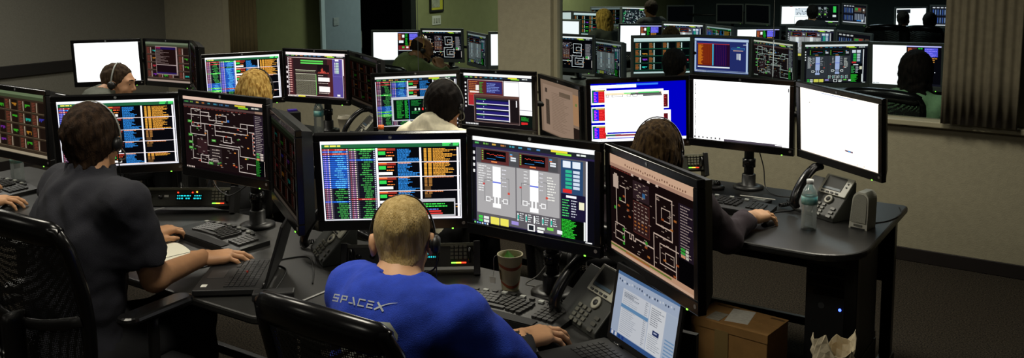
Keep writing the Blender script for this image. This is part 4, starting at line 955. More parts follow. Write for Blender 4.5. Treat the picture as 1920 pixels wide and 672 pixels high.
# ------------------------------------------------------------------ desk phones
def phone(x, y, yaw, label, bright=1.0):
    t = thing('desk_phone', label, 'telephone', (x, y, DZ), yaw)
    F = TR(0, -.07, .025, rad(48))          # face plane: u right, v up the slope, w out
    M_body = mat('phone_body', '#343632', .5); M_sil = mat('phone_silver', '#a6a596', .35)
    g = G(); g.add([(-.03, -.075, 0), (.13, -.075, 0), (.13, .06, 0), (-.03, .06, 0), (-.03, -.075, .02), (.13, -.075, .02), (.13, .062, .165), (-.03, .062, .165)], [(0,3,2,1),(4,5,6,7),(0,1,5,4),(1,2,6,5),(2,3,7,6),(3,0,4,7)])
    g.add([(-.115, -.07, 0), (-.03, -.07, 0), (-.03, .06, 0), (-.115, .06, 0), (-.115, -.07, .012), (-.03, -.07, .012), (-.03, .06, .15), (-.115, .06, .15)], [(0,3,2,1),(4,5,6,7),(0,1,5,4),(1,2,6,5),(2,3,7,6),(3,0,4,7)])
    g.build('body', M_body, t, bevel=.004)
    G().prism(rrect(-.028, .128, .098, .195, .006), .0, .007, F).build('screen_bezel', M_sil, t, bevel=.002)
    d = G().prism(rrect(-.012, .092, .118, .188, .003), .007, .0085, F).build('display', mat('phone_display', '#2b2b26', .55), t)
    G().box(-.008, .088, .121, .131, .0085, .0088, F).build('display_strip', mat('phone_strip', '#40586a', .4), d)
    for k in range(4): G().prism(rrect(-.008+k*.026, .008+k*.026, .103, .110, .002), .007, .011, F).build('soft_key', M_dark, t)
    for k in range(2): G().lathe([(.004, .007), (.004, .010)], 10, F @ TR(.108, .165-k*.018)).build('line_key', M_dark, t)
    n = G().lathe([(.021, 0), (.021, .006), (.017, .008), (.012, .006)], 22, F @ TR(.052, .075)).build('navigation_ring', M_sil, t, True)
    G().lathe([(.011, .004), (.009, .009)], 16, F @ TR(.052, .075)).build('navigation_button', M_dark, n, True)
    for r in range(4):
        for c in range(3): G().prism(rrect(-.016+c*.027-.009, -.016+c*.027+.009, .045-r*.017-.006, .045-r*.017+.006, .003), .0, .005, F @ TR(.006, 0)).build('key', mat('phone_key', '#5a5a50', .4), t, bevel=.001)
    for r in range(3): G().prism(rrect(.088, .112, .03-r*.02, .042-r*.02, .003), 0, .005, F).build('function_key', mat('phone_key2', '#44443c', .4), t)
    hs = [F @ Vector(p) for p in ((-.072, -.012, .022), (-.072, .0, .045), (-.072, .05, .062), (-.072, .12, .066), (-.072, .18, .052), (-.072, .208, .028))]
    G().tube(spline(hs, 5), [.021]*4+[.022]+[.020]*16+[.022]*5, 10, sc=(.8, 1.25)).build('handset', M_gloss, t, True)
    cp = [F @ Vector((-.072, -.01, .03))]
    pts = []
    for k in range(120):
        a = k/119; base = Vector((-.11-.05*math.sin(a*3.1), -.06-.05*math.sin(a*3.14), .03-.018*math.sin(a*3.1)+.02*(1-a)*0+.002)); ang = k*1.05
        pts.append(base+Vector((.009*math.cos(ang), .02*a, .009*math.sin(ang))))
    G().tube(pts, .0022, 5).build('coiled_cord', M_black, t, True)
    return t
phone(-1.096, 4.11, rad(-28), 'grey and silver desk phone with screen between water bottle and white speaker')
phone(-1.36, 2.47, rad(-30), 'grey and silver desk phone beside the open laptop with bright screen')
phone(-2.53, 2.50, rad(-32), 'dark desk phone between the piping schematic monitor and the event tables monitor')

phone(-3.97, 4.20, rad(-35), 'dark desk phone beside the lidded cup on the desk of the blonde woman')
# ------------------------------------------------------------------ laptops
ME_lk = G().prism(rrect(-.0078, .0078, -.0075, .0075, .0015, 2), 0, .003).mesh('laptop_key', mat('laptop_key', '#232324', .45))
def laptop(hx0, hy0, yaw, tilt, content, gain, label, sw=.303, sh=.19):
    """hinge centre at hx0,hy0; user sits at -y"""
    t = thing('laptop', label, 'laptop', (hx0, hy0, DZ), yaw); W_ = sw+.03; D_ = .235
    bs = G().prism(rrect(-W_/2, W_/2, -D_, 0, .008), .006, .026).build('base', M_satin, t, bevel=.003)
    G().box(-W_/2+.02, -W_/2+.05, -D_+.02, -D_+.05, 0, .006).box(W_/2-.05, W_/2-.02, -D_+.02, -D_+.05, 0, .006).box(-W_/2+.02, W_/2-.02, -.04, -.02, 0, .006).build('rubber_foot', M_black, t)
    for r in range(6):
        for c in range(15):
            if r == 5 and 4 <= c <= 8: continue
            o = link('key', ME_lk, t); o.location = ((c-7)*.0188, -.035-r*.0185, .026)
    G().box(-.045, .045, -.135, -.121, .026, .029).build('space_key', mat('laptop_key', '#232324'), t)
    G().lathe([(.004, .026), (.004, .033)], 10, TR(-.005, -.083)).build('pointing_stick', mat('stick_red', '#a8281c', .6), t)
    G().box(-.045, .045, -.215, -.155, .0262, .0268).build('touchpad', mat('touchpad', '#2d2d2e', .4), t)
    G().box(W_/2-.06, W_/2-.035, -.215, -.195, .026, .0263).build('sticker', M_white, t)
    L = TR(0, .006, .022, -tilt)
    ld = G().box(-W_/2, W_/2, 0, .008, 0, sh+.042, L).build('lid', M_satin, t, bevel=.003)
    q = content.mesh('screen', sw, sh, gain, (1, 1, 1), .022+sh/2)
    o = link('screen', q, t); o.matrix_local = L @ TR(0, -.0012, 0)
    g = G(); a, z0, z1 = sw/2, .022, .022+sh
    g.box(-W_/2+.002, W_/2-.002, -.002, 0, z1, z1+.018, L).box(-W_/2+.002, W_/2-.002, -.002, 0, .004, z0, L).box(-W_/2+.002, -a, -.002, 0, z0, z1, L).box(a, W_/2-.002, -.002, 0, z0, z1, L)
    g.build('screen_frame', M_black, t)
    for s in (-1, 1): G().lathe([(.009, -.025), (.009, .025)], 12, TR(s*.11, .004, .022, 0, rad(90))).build('hinge', M_gloss, t, True)
    return t
_c = Vector((-1.086, 2.268, .849)); _n = Vector((math.sin(rad(30)), math.cos(rad(30)), 0))
laptop(-1.086-_n.x*.025, 2.268-_n.y*.025, rad(-30), rad(9), sc_laptop(201), .62, 'open black laptop with pale blue mail screen in front of the desk phone')
laptop(-2.525, 2.173, rad(-52), rad(17), sc_laptop(202), .03, 'open black laptop seen from its side next to the man in dark polo')

# ------------------------------------------------------------------ bottles, cups and small things
def bottle(x, y, z, label, capc='#d8dcdc', labc='#2f8f9a', H_=.205):
    t = thing('water_bottle', label, 'bottle', (x, y, z)); k = H_/.205
    pr = [(.026, 0), (.032, .006), (.0325, .02)]
    for i in range(6): pr += [(.0305, .028+i*.011), (.0328, .033+i*.011)]
    pr += [(.031, .10), (.0325, .105), (.0325, .14), (.031, .15), (.026, .165), (.017, .18), (.0125, .187), (.0125, .195)]
    G().lathe([(r, zz*k) for r, zz in pr], 24).build('body', M_pet, t, True)
    G().lathe([(.0331, .106*k), (.0331, .139*k)], 24).build('label_sleeve', mat('label_'+labc, labc, .4, col2='#9fc8b8', vscale=30), t, True)
    G().lathe([(.0145, .188*k), (.0145, .205*k), (.0001, .2055*k)], 18).build('cap', mat('cap_'+capc, capc, .4, var=.03), t, True)
    return t
bottle(-1.08, 3.84, DZ, 'clear plastic water bottle standing before the silver desk phone', H_=.215)
bottle(-4.40, 4.245, DZ, 'clear water bottle with teal label between file box and pole of the blonde woman', H_=.24)
bottle(-4.80, 2.47, DZ, 'clear water bottle with teal label at the left desk keyboard', H_=.2)
ob = thing('juice_bottle', 'small bottle with orange cap left of the man in cream hoodie', 'bottle', (-3.56, 3.92, DZ))
G().lathe([(.026, 0), (.03, .01), (.03, .13), (.014, .165), (.014, .175)], 18).build('body', M_pet, ob, True)
G().lathe([(.0175, .172), (.0175, .194), (.0001, .195)], 18).build('cap', mat('cap_orange', '#e8702a', .5, var=.04), ob, True)
def cup(x, y, label, lid):
    t = thing('paper_cup', label, 'cup', (x, y, DZ))
    h = .125 if not lid else .10
    m = mat('cup_paper', '#e8dfb6', .6, var=.05, vscale=20) if not lid else mat('cup_white', '#ece4cc', .6, var=.03)
    G().lathe([(.029, 0), (.030, .004), (.044, h), (.0455, h), (.0455, h+.004), (.042, h+.004), (.041, h-.01), (.028, .004)], 28).build('wall', m, t, True)
    if lid:
        G().lathe([(.047, h), (.047, h+.008), (.042, h+.010), (.040, h+.022), (.036, h+.022), (.035, h+.016), (.0001, h+.016)], 28).build('lid', mat('lid_white', '#ece4cc', .45, var=.02), t, True)
    else:
        def band(z0, z1, a0, a1, m_, nm_, wob=0.):
            rows = []
            for j in range(3):
                z = z0+(z1-z0)*j/2; r = .030+.014*z/h+.0006
                rows.append([(r*math.cos(rad(a)), r*math.sin(rad(a)), z+wob*math.sin(rad(a*2))) for a in np.linspace(a0, a1, 30)])
            G().grid(rows).build(nm_, m_, t, True)
        band(.085, .096, 0, 360, mat('cup_red', '#a8583a', .6, var=.1), 'printed_band', .006); band(.022, .032, 0, 360, mat('cup_red', '#a8583a'), 'printed_band', .008)
        band(.040, .078, 180, 250, mat('cup_badge', '#2a2418', .6, col2='#8a6a2a', vscale=60), 'printed_badge')
        G().lathe([(.0001, h-.018), (.040, h-.018)], 24).build('tea', mat('tea', '#3a2412', .15, var=.1), t)
        G().add([(-.02, -.015, h-.015), (.012, -.02, h-.015), (.018, .01, h-.012), (-.008, -.004, h+.016)], [(0, 1, 3), (1, 2, 3), (2, 0, 3), (0, 2, 1)]).build('tea_wrapper', mat('wrapper_green', '#5fae4a', .6, var=.1), t)
        st = [(-.030, -.033, h+.004), (-.045, -.034, h-.01), (-.044, -.036, .07), (-.046, -.040, .05)]
        G().tube(spline(st, 4), .0008, 4).build('tea_string', M_white, t)
        G().box(-.058, -.034, -.043, -.0415, .028, .05).build('tea_tag', M_white, t)
    return t
cup(-1.74, 2.56, 'cream printed paper cup with tea bag tag beside the keyboard', False)
cup(-4.28, 4.36, 'white lidded paper coffee cup beside the pole under the maroon chart monitor', True)
sp = thing('desk_speaker', 'pale grey computer speaker at the rounded end of the desk', 'speaker', (-.90, 3.98, DZ), rad(-12))
def spk(y0, y1, inset, z0, z1, lean=.02):
    rows = []
    for v in (0, .2, .4, .6, .75, .82, .87, .91, .94, .965, .985, 1):
        z = z0+(z1-z0)*v; w_ = (.040-.006*v)*(1 if v < .75 else math.sqrt(max(1-((v-.75)/.25)**2.4*.82, .05)))-inset; rows.append((w_, z, lean*v))
    g = G()
    for (w_, z, l), (w2, zz, l2) in zip(rows[:-1], rows[1:]):
        g.add([(-w_, y0+l, z), (w_, y0+l, z), (w_, y1+l, z), (-w_, y1+l, z), (-w2, y0+l2, zz), (w2, y0+l2, zz), (w2, y1+l2, zz), (-w2, y1+l2, zz)], [(0,3,2,1),(4,5,6,7),(0,1,5,4),(1,2,6,5),(2,3,7,6),(3,0,4,7)])
    return g
spk(-.03, .05, 0, 0, .155).build('body', mat('speaker_shell', '#c6c5b8', .45, var=.03), sp)
spk(-.034, -.03, .006, .03, .147).build('grille', mat('speaker_grille', '#908f82', .7, bump=.5, bscale=900), sp)
G().box(-.018, .018, -.0325, -.03, .012, .02).build('name_plate', mat('plate_grey', '#6a6a62', .5, var=.1, vscale=300), sp)
G().box(-.03, .03, -.035, .04, 0, .006).build('foot', M_dark, sp)
# PC tower on a low plinth under the right desk
pcw = thing('computer_tower', 'black computer tower with blue power light under the desk with speaker', 'computer', (-.97, 4.0, .0))
G().box(-.095, .095, -.25, .25, 0, .15).build('plinth', M_satin, pcw, bevel=.004)
G().box(-.09, .09, -.245, .24, .15, .665).build('case', M_black, pcw, bevel=.005)
G().box(-.086, .086, -.258, -.245, .155, .66).build('front_panel', M_satin, pcw, bevel=.004)
for k in range(3): G().box(-.076, .076, -.261, -.258, .58-k*.045, .615-k*.045).build('drive_bay', M_gloss, pcw, bevel=.001)
G().lathe([(.006, 0), (.006, .002)], 12, TR(.055, -.258, .44, rad(90))).build('power_light', M_ledb, pcw)
lgp = G().prism([(.013*math.cos(a*math.pi/10), .013*math.sin(a*math.pi/10)) for a in range(20)], 0, .002, TR(-.02, -.258, .445, rad(90))).build('logo', mat('logo_dark', '#3c3e40', .4), pcw)
for k in range(2): G().box(.03, .05, -.260, -.258, .30-k*.02, .308-k*.02).build('port', M_dark, pcw)
# carton on the floor and paper bag on a waste bin
bx = thing('cardboard_box', 'brown cardboard carton with white label and clear tape on the floor', 'box', (-1.262, 3.54, 0), rad(-6))
BHZ = .40
M_card = mat('cardboard', '#a87e48', .85, var=.07, vscale=25, bump=.1, bscale=200)
G().box(-.165, .165, -.10, .10, 0, BHZ-.004).build('walls', M_card, bx, bevel=.003)
for s in (-1, 1): G().box(-.167, .167, min(s*.001, s*.102), max(s*.001, s*.102), BHZ-.004, BHZ).build('top_flap', M_card, bx, bevel=.001)
G().box(-.168, -.165, -.101, .101, BHZ-.09, BHZ-.002).box(-.168, .168, -.1035, -.1005, BHZ-.035, BHZ-.001).build('side_flap', M_card, bx)
G().box(.0, .095, -.07, .075, BHZ, BHZ+.0008, TR(-.05, 0, 0, 0, 0, rad(12))).build('shipping_label', mat('label_paper', '#eceade', .6, col2='#dcd8cc', vscale=60), bx)
G().box(-.11, -.05, -.09, .0, BHZ+.0008, BHZ+.0016).build('tape_piece', mat('tape_shine', '#b8b2a2', .15, bump=.6, bscale=60), bx)
G().box(-.06, .0, -.1045, -.1035, .12, BHZ-.03).build('tape_strip', mat('tape_tan', '#9c8354', .25, var=.05), bx)
for (a_, b_) in ((-.14, -.04), (.10, .16)): G().box(a_, b_, .07, .085, BHZ, BHZ+.0005).build('print_mark', mat('carton_print', '#6a5030', .8, var=.2, vscale=80), bx)
wb = thing('waste_bin', 'black waste bin holding the crumpled paper bag', 'bin', (-.835, 3.33, 0))
G().lathe([(.10, 0), (.13, .30), (.135, .30), (.135, .31), (.125, .31), (.096, .01), (.0001, .01)], 24).build('bin_wall', M_satin, wb, True)
def bag():
    rnd = random.Random(8); n = 26; rows = []
    for j in range(9):
        v = j/8; rows.append([])
        for k in range(n+1):
            a = 2*math.pi*(k % n)/n; rr = .062+.010*v+.010*math.sin(3*a+j*.7)+.006*math.sin(7*a+j*1.9)
            ztop = .215+.03*math.sin(2*a+.6)+.02*math.sin(5*a)
            rows[-1].append((rr*math.cos(a)*1.05, rr*math.sin(a)*.8, ztop*v+.004*math.sin(9*a+j)*v))
    g = G().grid(rows); g.lathe([(.0001, .13), (.03, .145), (.055, .13)], 12); return g
bg = thing('paper_bag', 'crumpled white and red paper food bag standing in the bin', 'bag', (-.825, 3.33, .26), rad(20))
bo = bag().build('bag_wall', mat('bag_paper', '#c8bca0', .8, var=.1, vscale=12, bump=.8, bscale=24), bg)
bo.modifiers.new('solid', 'SOLIDIFY').thickness = .0015
for a0 in (200, 292):
    G().grid([[((.076+.010*math.sin(3*a+.7))*math.cos(a)*1.05, (.076+.010*math.sin(3*a+.7))*math.sin(a)*.8, z) for a in [rad(a0+q*6) for q in range(7)]] for z in (.0, .08, .16)]).build('red_print', mat('bag_red', '#b0281c', .7, var=.1), bg)
# notebook, phones, adapters, binders
nb = thing('notebook', 'open white notebook under the forearm of the man in dark polo', 'notebook', (-3.045, 2.095, DZ), rad(-12))
G().box(-.20, .20, -.10, .12, 0, .004).build('cover', M_black, nb)
for s in (-1, 1):
    G().grid([[(s*(.003+.19*u), y_, .004+.014*math.sin(min(u*1.15, 1)*math.pi)**.8*.7+.002) for u in [q/10 for q in range(11)]] for y_ in (-.095, .01, .115)]).build('page', mat('page_white', '#e2dfcc', .8, var=.02), nb, True)
mb = tag(G().prism(rrect(-.035, .035, -.065, .065, .01), 0, .010).build('mobile_phone', M_gloss, None, bevel=.002, loc=(-1.655, 2.215, DZ)), 'black mobile phone lying before the keyboard beside the blue shirted man', 'phone'); mb.rotation_euler = (0, 0, rad(-40))
hd = thing('card_reader', 'small dark handheld device with pale stylus on the keyboard desk of the long haired woman', 'device', (-1.40, 4.16, DZ), rad(-15))
G().prism(rrect(-.05, .05, -.03, .03, .01), 0, .014).build('body', M_dark, hd, bevel=.003)
G().box(-.03, .03, -.018, .018, .014, .0145).build('screen', M_silver, hd)
G().tube([(-.09, -.03, .018), (.07, .02, .019)], .003, 6).build('stylus', M_white, hd)
bd = thing('binder', 'upright black file box with purple tab behind the edge on monitor', 'binder', (-4.70, 4.30, DZ), rad(-30))
G().box(-.05, .05, -.04, .04, 0, .12).build('case', M_satin, bd, bevel=.004)
G().box(-.05, -.005, -.03, .03, .12, .13).build('tab', mat('tab_purple', '#4a2fae', .5, var=.05), bd)
wcam = thing('trackball', 'small dark round trackball behind the keyboard of the long haired woman', 'trackball', (-1.66, 4.28, DZ))
G().lathe([(.035, 0), (.04, .012), (.03, .02), (.02, .022)], 18).build('base', M_black, wcam, True)
G().lathe([(.002, .045), (.012, .042), (.018, .032), (.018, .022)], 16).build('ball', M_gloss, wcam, True)
pb = thing('power_adapter', 'black power adapter brick with cable between laptop and desk phone', 'adapter', (-2.37, 2.05, DZ), rad(-48))
G().box(-.025, .025, -.07, .07, 0, .028).build('brick', M_satin, pb, bevel=.005)
def cable(pts, label, r=.0028, m=None, name='cable'):
    return tag(G().tube(spline(pts, 8), r, 6).build(name, m or M_black, None, True), label, 'cable')
z = DZ+.003
G().tube(spline([Vector(p)-Vector((-2.37, 2.05, DZ)) for p in ((-2.42, 2.10, z), (-2.55, 2.27, z), (-2.66, 2.30, z), (-2.60, 2.42, z), (-2.47, 2.33, z), (-2.36, 2.22, z))], 8), .0028, 6, M=Matrix.Rotation(rad(48), 4, 'Z')).build('lead', M_black, pb, True)
M_wcab = mat('cable_white', '#a8a8a4', .5, var=.04)
cable([(-1.60, 2.66, .98), (-1.63, 2.67, .86), (-1.68, 2.66, .77), (-1.72, 2.63, z), (-1.66, 2.62, z), (-1.58, 2.52, z)], 'thin pale cable hanging beside the pole behind the tea cup', .0025, M_wcab)
cable([(-1.50, 2.67, .98), (-1.50, 2.67, .85), (-1.47, 2.64, .76), (-1.42, 2.58, z)], 'thin pale cable hanging under the rocket diagram monitor', .0022, M_wcab)
cable([(-1.52, 4.40, 1.0), (-1.47, 4.40, .85), (-1.44, 4.36, .75), (-1.36, 4.30, z), (-1.24, 4.34, z)], 'black cable looping down beside the pole to the silver phone')
cable([(-.885, 4.03, z+.01), (-.86, 4.08, z), (-.82, 4.15, z), (-.80, 4.28, z), (-.83, 4.40, z)], 'black lead running from the pale speaker to the desk end')
cable([(-5.70, 4.25, 1.0), (-5.65, 4.25, .95), (-5.58, 4.25, .97), (-5.56, 4.26, 1.02)], 'black cable loop hanging under the text terminal monitor')
cable([(-6.10, 7.70, 1.0), (-6.06, 7.70, .86), (-5.98, 7.70, .84), (-5.93, 7.70, .95)], 'black cable loop hanging under the far line schematic monitor')
cable([(-3.42, 2.62, 1.05), (-3.38, 2.60, .90), (-3.28, 2.60, .84), (-3.16, 2.61, .90)], 'black cable looping under the piping schematic monitor')
cable([(-1.26, 3.88, z), (-1.28, 4.0, z), (-1.22, 4.1, z), (-1.3, 4.25, z)], 'black mouse lead crossing the desk with the pale speaker')
# ------------------------------------------------------------------ people: signed distance bodies meshed with surface nets
from mathutils.bvhtree import BVHTree
class Field:
    def __init__(s, lo, hi, h):
        s.lo = np.array(lo, np.float32); s.h = h; s.n = np.maximum(np.ceil((np.array(hi)-np.array(lo))/h).astype(int)+1, 4)
        s.ax = [s.lo[i]+h*np.arange(s.n[i], dtype=np.float32) for i in range(3)]
        s.D = np.full(tuple(s.n), .3, np.float32)
    def sl(s, lo, hi):
        a = np.clip(np.floor((np.array(lo)-s.lo)/s.h).astype(int), 0, s.n); b = np.clip(np.ceil((np.array(hi)-s.lo)/s.h).astype(int)+1, 0, s.n)
        return tuple(slice(int(p), int(q)) for p, q in zip(a, b))
    def xyz(s, sl): return s.ax[0][sl[0]][:, None, None], s.ax[1][sl[1]][None, :, None], s.ax[2][sl[2]][None, None, :]
    def mix(s, sl, d, k):
        if d.size == 0: return
        o = s.D[sl]
        if k <= 0: s.D[sl] = np.minimum(o, d); return
        hh = np.clip(.5+.5*(o-d)/k, 0, 1); s.D[sl] = o+(d-o)*hh-k*hh*(1-hh)
    def cap(s, a, b, ra, rb, k=.03, cut=None, m=.07):
        a = np.array(a, np.float32); b = np.array(b, np.float32); r = max(ra, rb)+m
        sl = s.sl(np.minimum(a, b)-r, np.maximum(a, b)+r); X, Y, Z = s.xyz(sl)
        if X.size*Y.size*Z.size == 0: return
        v = b-a; L = float(v @ v)+1e-9
        t = np.clip(((X-a[0])*v[0]+(Y-a[1])*v[1]+(Z-a[2])*v[2])/L, 0, 1)
        d = np.sqrt((X-a[0]-t*v[0])**2+(Y-a[1]-t*v[1])**2+(Z-a[2]-t*v[2])**2)-(ra+(rb-ra)*t)
        if cut is not None:
            p, n = np.array(cut[0]), np.array(cut[1]); n = n/np.linalg.norm(n)
            d = np.maximum(d, (X-p[0])*n[0]+(Y-p[1])*n[1]+(Z-p[2])*n[2])
        s.mix(sl, d, k)
    def ell(s, c, r, R=None, k=.03, m=.07):
        c = np.array(c, np.float32); r = np.array(r, np.float32); q = r.max()+m
        sl = s.sl(c-q, c+q); X, Y, Z = s.xyz(sl); X = X-c[0]; Y = Y-c[1]; Z = Z-c[2]
        if X.size*Y.size*Z.size == 0: return
        if R is None: U, V, W_ = X, Y, Z
        else:
            R = np.array(R); U = X*R[0, 0]+Y*R[1, 0]+Z*R[2, 0]; V = X*R[0, 1]+Y*R[1, 1]+Z*R[2, 1]; W_ = X*R[0, 2]+Y*R[1, 2]+Z*R[2, 2]
        k0 = np.sqrt((U/r[0])**2+(V/r[1])**2+(W_/r[2])**2); k1 = np.sqrt((U/r[0]**2)**2+(V/r[1]**2)**2+(W_/r[2]**2)**2)+1e-6
        s.mix(sl, k0*(k0-1)/k1, k)
    def full(s): return s.xyz((slice(None),)*3)
    def plane(s, p, n, k=0):       # keep the side opposite to n
        X, Y, Z = s.full(); n = np.array(n, float); n = n/np.linalg.norm(n)
        s.D = np.maximum(s.D, ((X-p[0])*n[0]+(Y-p[1])*n[1]+(Z-p[2])*n[2]).astype(np.float32))
    def subcap(s, a, b, r0, r1):
        f = Field.__new__(Field); f.lo, f.h, f.n, f.ax = s.lo, s.h, s.n, s.ax; f.D = np.full_like(s.D, .3); f.cap(a, b, r0, r1, 0); s.D = np.maximum(s.D, -f.D)
    def noise(s, amp, freq, seed, stretch=(1, 1, 1)):
        rs = np.random.RandomState(seed); X, Y, Z = s.full(); N = np.zeros_like(s.D)
        for _ in range(7):
            v = rs.normal(size=3)*freq*np.array(stretch); N += np.sin(X*v[0]+Y*v[1]+Z*v[2]+rs.uniform(0, 6.28)+1.5*np.sin(X*v[1]*.6+Z*v[0]*.5+Y*v[2]*.4))
        s.D = s.D+(amp/2.6*N).astype(np.float32)
    def mesh(s):
        D = s.D; sg = D < 0; n = np.array(D.shape)-1
        c = np.zeros(tuple(n), np.int8)
        offs = [(i, j, k) for i in (0, 1) for j in (0, 1) for k in (0, 1)]
        V = lambda A, o: A[o[0]:o[0]+n[0], o[1]:o[1]+n[1], o[2]:o[2]+n[2]]
        for o in offs: c += V(sg, o)
        mk = (c > 0) & (c < 8); ids = np.argwhere(mk); m = len(ids)
        idx = np.full(tuple(n), -1, np.int64); idx[mk] = np.arange(m)
        acc = np.zeros((m, 3)); cnt = np.zeros(m)
        for o in offs:
            for ax in range(3):
                if o[ax]: continue
                o2 = list(o); o2[ax] = 1
                va = V(D, o)[mk]; vb = V(D, o2)[mk]; x = (va < 0) != (vb < 0); t = np.where(x, va/(va-vb+1e-12), 0)
                p = np.zeros((m, 3)); p += np.array(o); p[:, ax] = t
                acc[x] += p[x]; cnt[x] += 1
        vs = (ids+acc/np.maximum(cnt, 1)[:, None])*s.h+s.lo
        fs = []
        for ax in range(3):
            b, c2 = (ax+1) % 3, (ax+2) % 3
            s0 = [slice(None)]*3; s1 = [slice(None)]*3; s0[ax] = slice(0, -1); s1[ax] = slice(1, None)
            A = sg[tuple(s0)]; B = sg[tuple(s1)]; e = np.argwhere(A != B)
            e = e[(e[:, b] > 0) & (e[:, c2] > 0) & (e[:, b] < D.shape[b]-1) & (e[:, c2] < D.shape[c2]-1)]
            if len(e) == 0: continue
            ins = A[tuple(e.T)]
            q = []
            for db, dc in ((1, 1), (0, 1), (0, 0), (1, 0)):
                z_ = e.copy(); z_[:, b] -= db; z_[:, c2] -= dc; q.append(idx[tuple(z_.T)])
            q = np.stack(q, 1); q[~ins] = q[~ins][:, ::-1]; fs.append(q)
        F = np.concatenate(fs) if fs else np.zeros((0, 4), int)
        return vs, F[(F >= 0).all(1)]
def np_mesh(name, parts, m, origin=(0, 0, 0)):
    vs = []; fs = []; n = 0
    for v, f in parts: vs.append(v); fs.append(f+n); n += len(v)
    v = np.concatenate(vs)-np.array(origin); f = np.concatenate(fs)
    me = bpy.data.meshes.new(name); me.vertices.add(len(v)); me.vertices.foreach_set('co', v.astype(np.float32).ravel())
    me.loops.add(4*len(f)); me.loops.foreach_set('vertex_index', f.astype(np.int32).ravel())
    me.polygons.add(len(f)); me.polygons.foreach_set('loop_start', np.arange(0, 4*len(f), 4, dtype=np.int32))
    me.update(calc_edges=True); me.polygons.foreach_set('use_smooth', np.ones(len(f), bool)); me.materials.append(m); me.validate(); return me
def xf(M, vf):
    A = np.array(M); return vf[0] @ A[:3, :3].T+A[:3, 3], vf[1]

_head = {}
def head_geo(h=.006):
    if h in _head: return _head[h]
    f = Field((-.12, -.15, -.20), (.12, .16, .16), h)
    f.ell((0, -.018, .035), (.073, .094, .086), k=.0); f.ell((0, .03, -.035), (.060, .066, .085), k=.03); f.ell((0, .025, .02), (.066, .07, .07), k=.02)
    f.cap((-.03, .045, -.095), (.03, .045, -.095), .022, .022, .03); f.ell((0, .072, -.10), (.022, .020, .018), k=.02)
    for s in (-1, 1):
        f.ell((s*.04, .062, -.025), (.024, .024, .022), k=.02)       # cheek
        f.cap((s*.012, .09, .033), (s*.042, .076, .033), .011, .010, .015)     # brow
        f.ell((s*.077, -.008, -.005), (.009, .019, .031), k=.008); f.ell((s*.083, -.014, .006), (.006, .016, .022), k=.006)
    for s in (-1, 1):
        X, Y, Z = f.full(); d = np.sqrt((X-s*.031)**2+(Y-.098)**2+(Z-.010)**2)-.015; f.D = np.maximum(f.D, -d.astype(np.float32))
        f.ell((s*.031, .073, .009), (.0155, .0145, .0115), k=.004)
    f.cap((0, .088, .022), (0, .108, -.022), .0085, .0125, .012); f.cap((-.011, .098, -.028), (.011, .098, -.028), .0085, .0085, .008)
    f.cap((-.017, .086, -.060), (.017, .086, -.060), .0075, .0075, .006); f.cap((-.014, .084, -.072), (.014, .084, -.072), .0085, .0085, .006)
    f.cap((0, -.028, -.05), (0, -.04, -.19), .054, .054, .03)
    _head[h] = f.mesh(); return _head[h]
def hair_geo(style, h=.007, seed=3):
    f = Field((-.16, -.19, -.36), (.16, .15, .17), h)
    X, Y, Z = f.full(); th = np.arctan2(X, -Y-.02)
    if style in ('short', 'buzz', 'full', 'wavy_short'):
        e = {'short': .009, 'buzz': .002, 'full': .017, 'wavy_short': .02}[style]
        f.ell((0, -.02, .038), (.074+e, .096+e, .088+e), k=0)
        f.cap((0, -.028, -.03), (0, -.036, -.13), .054+e*.75, .054+e*.4, .03)
        f.noise(.0008 if style == 'buzz' else .0024, 90, seed)
        # hairline: forehead to temple, temple to ear, ear to nape
        face = np.maximum((Y-.066)*.94-(Z-.085)*.34, -1); side = np.where(Y > -.02, (-.012-Z)*.9+(Y-.02)*.5, (-.032-Z)*.9+(Y+.02)*.72)
        f.D = np.maximum(f.D, np.maximum(face, side).astype(np.float32)+0*f.D)
    elif style == 'bald':
        f.ell((0, -.018, .036), (.0755, .0965, .0885), k=0); f.plane((0, -.02, .06), (0, .35, 1)); f.plane((0, .02, 0), (0, 1, -.4)); f.plane((0, 0, -.07), (0, .3, -1))
        f.cap((-.05, .035, -.085), (0, .078, -.10), .02, .022, .01); f.cap((.05, .035, -.085), (0, .078, -.10), .02, .022, .01)
    else:
        Lz = {'bob': -.16, 'long': -.31, 'curly': -.15, 'longish': -.24}[style]; e = {'bob': .018, 'long': .017, 'curly': .03, 'longish': .02}[style]
        f.ell((0, -.022, .036), (.074+e, .096+e, .088+e), k=0)
        for s in (-1, 1):
            f.cap((s*.062, -.01, .0), (s*.075, -.02, Lz*.8), .038, .034, .03); f.cap((s*.045, -.07, .0), (s*.05, -.085, Lz), .046, .035, .03)
        f.cap((0, -.08, .0), (0, -.10, Lz), .055, .042, .03)
        g = .0045*np.sin(th*38+6*np.sin(Z*14+th*3))*np.clip((.10-Z)*9, .15, 1)+.003*np.sin(th*91+8*np.sin(Z*11))
        if style == 'curly': g = g*.5+.010*np.sin(X*70+2*np.sin(Z*40))*np.sin(Z*62+Y*50)*np.clip((.08-Z)*8, .2, 1)
        f.D += g.astype(np.float32)
        f.D = np.maximum(f.D, np.where(Z > .05, (Y-.072)*.94-(Z-.085)*.34, (Y-.022)).astype(np.float32)+0*f.D)
    return f.mesh()
_hands = {}
